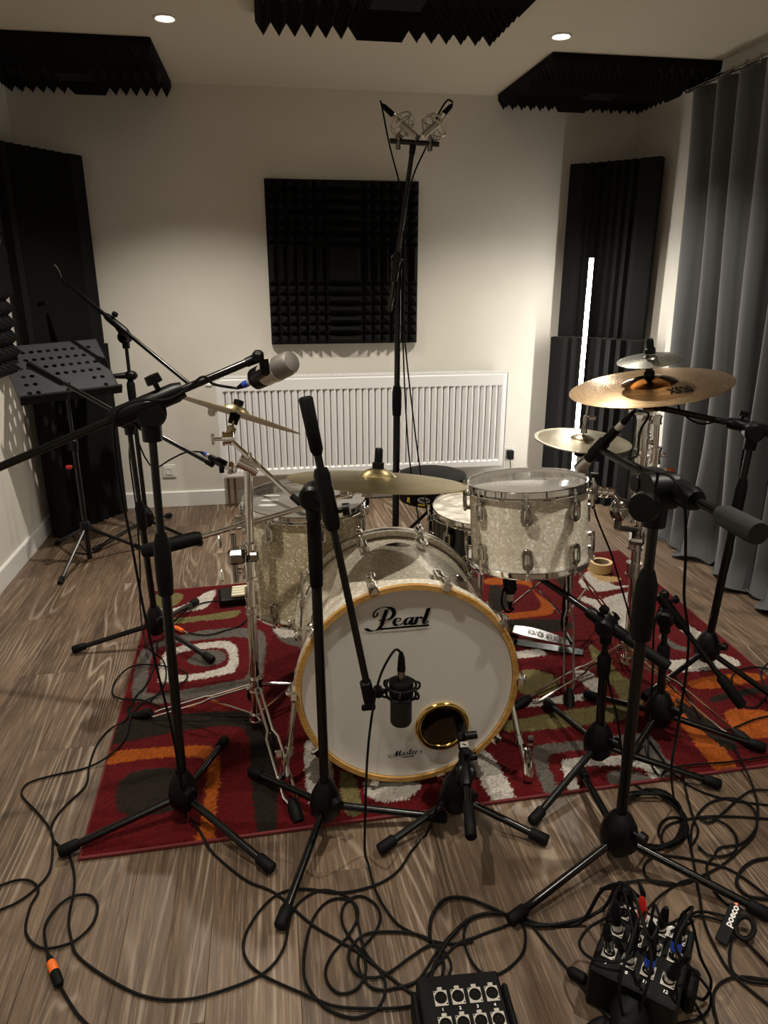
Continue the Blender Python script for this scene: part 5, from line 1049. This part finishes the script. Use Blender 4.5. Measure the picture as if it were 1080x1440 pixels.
# multicore tail
mcp = [TB2 @ V(.005, -Hh/2-.000, -.055), TB2 @ V(.005, -Hh/2-.03, -.052), TB2 @ V(.003, -Hh/2-.075, -.07), Pz(850, 1440, .02), Pz(800, 1475, .016), Pz(700, 1540, .015)]
o = thing('multicore_cable', 'thick black multicore cable leaving the crowded stage box', 'cable', mcp[0]); MB().tube(spline(mcp, 8), .014, 12).build('jacket', RUB, o)
mb = MB(); d = (mcp[2]-mcp[0]).normalized(); mb.tube([mcp[0]-d*.004, mcp[0]+d*.01, mcp[0]+d*.035, mcp[0]+d*.06], [.036, .038, .030, .020], 16)
for k_ in range(5): mb.ring(mcp[0]+d*(.05+.009*k_), .0215-.001*k_, .003, d, 16, 6)
mb.build('strain_relief', RUB, o)
# ------------------------------------------------------------------ cables
LAY = [0.]
def cable(label, pts, r=.0031, group=None, k=7, lift=0., mt=RUB, name='microphone_cable'):
    """pts: (u,v) of a spot on the floor or rug, or a point in space"""
    P = []
    LAY[0] = (LAY[0]+.0006) % .004
    for p in pts:
        if isinstance(p, tuple): p = ground(p[0], p[1], r+.0008+lift+LAY[0])
        P.append(Vector(p))
    o = MB().tube(spline(P, k), r, 7).build(name, mt, None, org=P[0]); return tag(o, label, 'cable', group)
# --- on the floor, music-stand side
cable('black cable running from tall stand base into near stage box', [(268, 1150), (283, 1172), (300, 1200), (345, 1237), (387, 1256), (436, 1298), (473, 1321), (502, 1338), (542, 1369), (578, 1396), (600, 1402)])
cable('black cable with tangle of loops in open floor before drums', [(181, 992), (177, 1012), (155, 1025), (137, 1046), (126, 1075), (120, 1105), (90, 1135), (73, 1160), (76, 1182), (97, 1203), (105, 1240), (97, 1290), (100, 1320), (110, 1345), (150, 1375), (200, 1400), (250, 1406), (300, 1397), (368, 1370), (398, 1335), (408, 1292), (423, 1267), (450, 1252), (478, 1256), (497, 1270), (503, 1295), (509, 1323), (515, 1341), (537, 1369), (542, 1392), (531, 1418), (502, 1431), (473, 1425), (450, 1410), (430, 1381), (427, 1352), (432, 1318), (442, 1289), (459, 1269), (479, 1263), (498, 1270), (503, 1289), (490, 1315), (468, 1341), (458, 1364), (462, 1384), (479, 1397), (502, 1390), (514, 1367), (510, 1341), (494, 1321), (482, 1300), (481, 1281), (490, 1266), (508, 1260), (528, 1272), (535, 1292), (525, 1315), (508, 1335), (504, 1358), (517, 1384), (537, 1392), (560, 1388), (588, 1378), (617, 1335), (640, 1309), (656, 1298)])
cable('black cable curving along floor edge toward the rug corner', [(-12, 1284), (22, 1270), (47, 1252), (69, 1227), (74, 1194), (72, 1169), (54, 1144), (33, 1122), (31, 1111), (42, 1100), (72, 1091), (123, 1079), (155, 1061), (177, 1035), (184, 999), (192, 978), (204, 965), (217, 935), (222, 900)])
JK = ground(70, 1349)
cable('looped black cable joined to the orange plug coupling', [(-12, 1250), (22, 1238), (43, 1239), (54, 1252), (43, 1274), (36, 1303), (41, 1321), (58, 1333), (83, 1331), (108, 1321), (130, 1299), (137, 1274), (126, 1259), (101, 1261), (79, 1277), (63, 1303), (65, 1331), (69, 1347)])
a, b = ground(69, 1346, .011), ground(84, 1386, .011); d = (b-a)
t = thing('cable_coupling', 'orange and black plug coupling lying on bare floor', 'plug', a); MB().tube([a-d*.05, a+d*.08, a+d*.2], [.0045, .007, .0085], 12).build('strain_relief', RUB, t)
MB().tube([a+d*.18, a+d*.28, a+d*.62, a+d*.66], [.0085, .0100, .0100, .009], 14).build('orange_sleeve', ORG_, t); MB().tube([a+d*.35, a+d*.62, a+d*.92, a+d*1.0], [.0085, .0106, .0100, .007], 14).build('black_shell', RUB, t)
cable('black cable leaving the orange plug coupling toward viewer', [(85, 1387), (95, 1405), (112, 1430), (135, 1450), (170, 1470)])
cable('black cable looping over the rug edge beside long leg', [(240, 1000), (201, 985), (172, 983), (158, 975), (164, 955), (186, 937), (219, 935), (258, 944), (262, 955), (241, 970), (205, 985), (188, 1000), (181, 1020)])
OG = ground(246, 882, .01); o2 = ground(262, 890, .008); t = thing('jack_plug', 'orange jack plug lying on rug behind tall stand', 'plug', OG); MB().tube([OG, OG+(o2-OG)*.15, OG+(o2-OG)*.7], [.008, .010, .009], 12).build('sleeve', ORG_, t); MB().tube([OG+(o2-OG)*.7, o2+(o2-OG)*.1], .0042, 8).build('tip', CHR, t)
cable('black cable running from small keyed box to back stand base', [(232, 880), (246, 872), (256, 862), (272, 852), (295, 846), (313, 845)]); cable('black cable along rug between orange plug and floor tom', [(264, 890), (290, 893), (315, 887), (340, 878), (352, 862)])
# --- centre
k0 = mc_+V(-.001, 0, .130)
cable('black cable hanging from the shock mounted microphone to floor', [k0, k0+V(-.018, -.008, .012), Py(535, 950, 1.455), Py(524, 1000, 1.44), Py(517, 1060, 1.42), Py(514, 1130, 1.38), Pz(513, 1196, .02), (518, 1215), (526, 1246), (539, 1273), (560, 1300), (588, 1315), (611, 1324), (640, 1327), (665, 1324)])
cable('black cable from port hole stand sweeping through floor loops', [Py(655, 1058, 1.56), Py(634, 1088, 1.50), Py(618, 1125, 1.45), (600, 1172), (580, 1195), (562, 1222), (538, 1240), (502, 1252), (470, 1255), (430, 1250), (396, 1255), (370, 1275), (347, 1310), (343, 1340), (366, 1369), (440, 1403), (473, 1415), (516, 1418), (560, 1417), (600, 1411)])
cable('black cable making flat loops behind the near stage box', [(632, 1372), (634, 1355), (624, 1337), (606, 1329), (580, 1344), (548, 1367), (525, 1375), (502, 1369), (491, 1352), (492, 1335), (503, 1321), (519, 1312), (548, 1310), (577, 1312), (602, 1320), (618, 1338), (624, 1356), (622, 1372)])
cable('black cable arching from stage box to stage box over floor', [(605, 1420), (600, 1396), (620, 1338), (655, 1296), (690, 1284), (730, 1290), (762, 1300), (815, 1298), TB2 @ V(-W/2-.03, Hh/2, .0), TB2 @ V(-W/2+.02, Hh/2-.02, .06), TB2 @ V(-.03, .03, .075)], .0042)
cable('black cable rising in wide loop beside curtain side stand foot', [(604, 1325), (607, 1290), (626, 1265), (655, 1263), (690, 1276), (728, 1294), (760, 1302), (812, 1294), (850, 1276), TB2 @ V(-W/2, Hh/2+.02, .02), TB2 @ V(-W/2+.05, Hh/2-.04, .065)], .0042)
cable('black cable loop lying before the curtain side stand leg', [(560, 1390), (600, 1372), (640, 1330), (668, 1318), (700, 1306), (733, 1298), (737, 1335), (712, 1364), (684, 1371), (662, 1350), (652, 1316), (665, 1290), (700, 1284)])
TC = cable('thin black cable crossing floor diagonally to crowded stage box', [(745, 1298), (775, 1335), (805, 1371), (830, 1402), (862, 1440)])
p = ground(811, 1371, .012); o = MB().tube([p+V(-.014, .014, 0), p+V(-.008, .008, 0), p+V(.012, -.012, 0), p+V(.016, -.016, 0)], [.006, .012, .012, .006], 12).build('cable_bead', RUB, TC)
# --- curtain side
cp = []
c0 = (918, 1152)
for k_ in range(6):
    for j in range(12):
        a = 2*math.pi*j/12; rx = 46+random.uniform(-5, 5); ry = 38+random.uniform(-5, 5); ca, sa = math.cos(.45), math.sin(.45); x = rx*math.cos(a); y = ry*math.sin(a)
        q = Pz(c0[0]+x*ca-y*sa, c0[1]+x*sa+y*ca, .004+.004*k_+random.uniform(0, .002)); 
        if on_rug(q): q.z += RZ+.002
        cp.append(q)
o = MB().tube(spline(cp, 3), .0034, 7).build('coiled_cable', RUB, None, org=cp[0]); tag(o, 'coil of black cable lying behind curtain side stand hub', 'cable')
cable('black cable with small loop touching the coiled cable', [(935, 1188), (926, 1172), (930, 1157), (945, 1149), (962, 1153), (968, 1168), (958, 1184), (940, 1190), (930, 1182), (940, 1160), (985, 1149), (1030, 1148), (1090, 1152)])
cable('black cable in round loop beside rug on curtain side', [(958, 1080), (966, 1118), (975, 1150), (982, 1170), (972, 1188), (974, 1160), (984, 1142), (1000, 1128), (1026, 1122), (1052, 1130), (1064, 1148), (1062, 1172), (1046, 1190), (1016, 1216), (986, 1232), (958, 1243), (924, 1242), (906, 1228), (911, 1210), (936, 1203), (997, 1213), (1036, 1228), (1090, 1268)])
cable('black cable in large oval loop on floor near curtain', [(1030, 1046), (1045, 1075), (1060, 1110), (1066, 1140), (1062, 1166), (1043, 1186), (1013, 1192), (1004, 1204), (994, 1220), (1004, 1250), (1020, 1270), (1033, 1273)])
cable('black cable loop between small loop and rug edge', [(1090, 1112), (1060, 1111), (1040, 1122), (1020, 1140), (1000, 1156), (985, 1152), (998, 1150), (1022, 1160), (1036, 1178), (1034, 1196), (1016, 1204), (996, 1202), (982, 1190)])
cable('black cable lying across rug front edge toward curtain', [(930, 1092), (940, 1081), (976, 1075), (1020, 1072), (1050, 1068), (1090, 1062)])
cable('black cable from rug edge stand leg to curtain side floor', [(905, 1030), (925, 1058), (945, 1085), (970, 1105), (1000, 1118), (1040, 1127), (1090, 1133)])
cable('pair of joined black cables bending at stand foot', [(1090, 1206), (1062, 1210), (1044, 1222), (1036, 1240), (1044, 1254), (1060, 1262), (1090, 1264)], .0042)
cable('black cable bow on floor at curtain side picture edge', [(1090, 1380), (1050, 1374), (1026, 1376), (1008, 1388), (1003, 1412), (1012, 1450)])
cable('black cable running from cable tie down to floor edge', [(1030, 1318), (1026, 1345), (1032, 1368), (1055, 1380), (1090, 1384)]); cable('black cable crossing from cable tie toward curtain', [(1036, 1312), (1055, 1330), (1090, 1366)])
cable('pair of black cables entering the printed cable tie', [TB2 @ V(W*.25, .02, .05), TB2 @ V(W*.45, .06, .06), (960, 1292), (985, 1288), (1012, 1294), (1026, 1300)]); cable('black cable looping around rug corner stand leg', [(1090, 943), (1060, 938), (1035, 945), (1028, 960), (1036, 985), (1060, 995), (1078, 975), (1070, 945), (1090, 925)])
cable('black cable lying under gripped boom on orange rug patch', [(1090, 1005), (1060, 1012), (1030, 1024), (1000, 1030)])
# stand F cable
cable('black cable draped along slim microphone boom then down to floor', [xF, xF+V(.025, -.02, -.008), Py(900, 607, 1.62), Py(896, 640, 1.60), Py(880, 645, 1.58), Py(900, 655, 1.48), Py(920, 663, 1.36), Py(945, 672, 1.25), Py(962, 705, 1.22), Py(964, 780, 1.24), Py(962, 840, 1.26), Py(968, 891, 1.28), Py(965, 945, 1.30), Py(952, 1030, 1.31), Py(944, 1085, 1.30), (950, 1132), (966, 1168), (975, 1210), (983, 1256), (991, 1298), (1010, 1340), (1032, 1372), (1090, 1420)])
cable('black cable along boom under bronze cymbal and down pole', [Py(945, 556, 2.26), Py(950, 575, 2.25), Py(985, 592, 2.2), Py(1030, 590, 2.15), Py(1048, 600, 2.13), Py(1050, 622, 2.13), Py(1040, 640, 2.14)]) if False else cable('black cable along boom under bronze cymbal beside curtain', [Py(953, 552, 2.27), Py(957, 578, 2.255), Py(985, 596, 2.21), Py(1020, 590, 2.16), Py(1042, 598, 2.13), Py(1050, 615, 2.13), Py(1044, 640, 2.14), Py(1036, 700, 2.15)])
cable('short black cable loop hanging below the rack tom microphone', [xH, Py(722, 856, 1.83), Py(714, 861, 1.83), Py(706, 850, 1.83), Py(708, 830, 1.84), Py(720, 816, 1.85), Py(738, 806, 1.84), Py(770, 818, 1.79), Py(820, 852, 1.73), Py(848, 905, 1.66), Py(856, 960, 1.64), Py(868, 1010, 1.63), (880, 1085), (902, 1110)])
cable('black cable hanging beside low stand with gripped boom', [Py(930, 850, 1.79), Py(920, 880, 1.78), Py(918, 940, 1.77), Py(915, 1000, 1.76), (912, 1062), (925, 1090)])
cable('black cable trailing down from rack tom bracket behind stands', [Py(834, 706, 1.95), Py(840, 730, 1.98), Py(860, 780, 2.02), Py(875, 830, 2.02), (905, 925), (930, 935), (950, 950), (975, 990), (985, 1010)])
# A cables
cable('black cable wound along silver microphone boom and down stand', [xA, Py(325, 545, 1.60), Py(300, 540, 1.60), Py(285, 530, 1.60), Py(262, 548, 1.60), Py(235, 562, 1.59), Py(200, 563, 1.58), Py(172, 572, 1.57), Py(161, 592, 1.57), Py(163, 640, 1.58), Py(172, 700, 1.60), Py(186, 770, 1.60), Py(200, 847, 1.60), Py(217, 925, 1.60), Py(240, 1020, 1.60), Py(252, 1085, 1.60), (262, 1150)])
cable('black cable hanging from low boom beside wall socket', [xB, Py(262, 636, 2.58), Py(240, 646, 2.62), Py(218, 658, 2.65), Py(205, 645, 2.66), Py(196, 625, 2.66), Py(188, 605, 2.67), Py(182, 640, 2.66), Py(192, 720, 2.66), Py(197, 800, 2.66), Py(197, 850, 2.66), Pz(205, 905, .1), (230, 930), (232, 960), (212, 985)])
# J cables
cable('thin black cable hanging from overhead microphone nearest small grille', [Py(535, 142, JY-.10), Py(537, 150, JY-.11), Py(548, 205, JY-.1), Py(562, 260, JY-.06), Py(567, 300, JY-.04), Py(563, 360, JY-.03), Py(566, 440, JY-.03), Py(568, 520, JY-.02), Py(572, 600, JY-.0), Py(577, 655, JY), Pz(590, 740, .3), Pz(600, 800, .02), (612, 830)])
cable('thin black cable hanging from overhead microphone on curtain side', [Py(637, 144, JY-.10), Py(628, 142, JY-.11), Py(612, 170, JY-.12), Py(600, 205, JY-.1), Py(582, 245, JY-.07), Py(572, 290, JY-.05), Py(568, 380, JY-.03), Py(569, 470, JY-.02), Py(578, 560, JY-.0), Py(590, 655, JY), Pz(603, 735, .3), Pz(612, 790, .02), (625, 825)])
# stage box cable loops
def boot_top(ri, c_):
    for pt, p, lean, bt, a, b_ in PLUGS:
        if (a, b_) == (ri, c_): return p+lean*.068
b1 = boot_top
cable('black cable looping out over side of crowded stage box', [b1(2, 0), b1(2, 0)+V(.01, .01, .03), b1(1, 0)+V(.02, .01, .02), Pz(890, 1340, .13), Pz(840, 1350, .11), Pz(815, 1330, .09), Pz(828, 1305, .08), Pz(865, 1283, .12), Pz(875, 1262, .12)])
cable('black cable arching over crowded stage box to viewer side', [b1(1, 1), b1(1, 1)+V(0, .01, .04), Pz(905, 1300, .19), Pz(916, 1350, .16), Pz(905, 1405, .10), Pz(890, 1450, .02)])
cable('black cable from red booted plug hidden among black plugs', [b1(0, 1), b1(0, 1)+V(.0, .02, .02), Pz(905, 1262, .16), Pz(870, 1250, .06), (845, 1250), (900, 1238), (950, 1243)])
cable('black cable from blue ringed plug curling round box side', [b1(1, 3), b1(1, 3)+V(.02, .0, .02), Pz(985, 1345, .12), Pz(1000, 1380, .05), (990, 1405), (972, 1395), (965, 1372)])
cable('black cable sweeping around near corner of crowded stage box', [b1(0, 3), b1(0, 3)+V(.0, -.02, .03), Pz(950, 1330, .17), Pz(980, 1370, .12), Pz(1000, 1400, .04), (990, 1428), (950, 1440), (900, 1436)])
cable('black cable from front row plug dropping before stage box', [b1(2, 1), b1(2, 1)+V(.0, .0, .03), Pz(888, 1325, .19), Pz(872, 1380, .14), Pz(874, 1420, .08), Pz(890, 1460, .01)])
cable('black cable from blue front plug running back over box', [b1(2, 2), b1(2, 2)+V(.01, .01, .03), Pz(915, 1320, .19), Pz(905, 1290, .16), Pz(920, 1268, .06), (935, 1255), (960, 1240), (990, 1235)])
cable('black cable from last front plug heading off along floor', [b1(2, 3), b1(2, 3)+V(.01, -.01, .02), Pz(955, 1370, .1), (985, 1425), (1000, 1460)])
cable('black cable from middle plug bending toward curtain side stand', [b1(1, 2), b1(1, 2)+V(.01, .01, .03), Pz(935, 1300, .17), Pz(960, 1290, .09), (985, 1282), (1008, 1285), (1024, 1290)])
# printed cable tie
p = Pz(1026, 1296, .03); t = thing('cable_tie', 'black cable tie with white lettering at stand rubber foot', 'cable tie', p)
ax = (Pz(1010, 1330, .012)-Pz(1036, 1270, .05)).normalized(); sd = V(.85, .0, .0); nr = (CAM-p).normalized(); sd = ax.cross(nr).normalized(); nr = sd.cross(ax).normalized()
if nr.dot(CAM-p) < 0: nr = -nr
TM2 = mat_axes(p, sd, ax, nr)
mb = MB(); mb.box((0, .006, 0), (.026, .095, .004), bev=.0015); place(mb, TM2).build('strap', RUB, t, smooth=False)
mb = MB(); mb.tube([TM2 @ V(-.030+.018*math.cos(a), -.01+.026*math.sin(a), -.006) for a in [2*math.pi*i/20 for i in range(20)]], .006, 8, closed=True); mb.build('loop', RUB, t)
rd = -ax; xx = rd; yy = nr.cross(xx).normalized()
text('lettering', 'poeco', .021, mat_axes(p+nr*.0032-ax*.014-yy*.006, xx, yy, nr), INKW, t, .0, .0005, 'CENTER', .0002)
mb = MB(); mb.prism([(-.004, -.003), (.004, -.003), (0, .005)], .0008, mat_axes(p+nr*.0024-ax*.044-yy*(-.002), xx, yy, nr)); mb.build('orange_mark', ORG_, t, smooth=False)
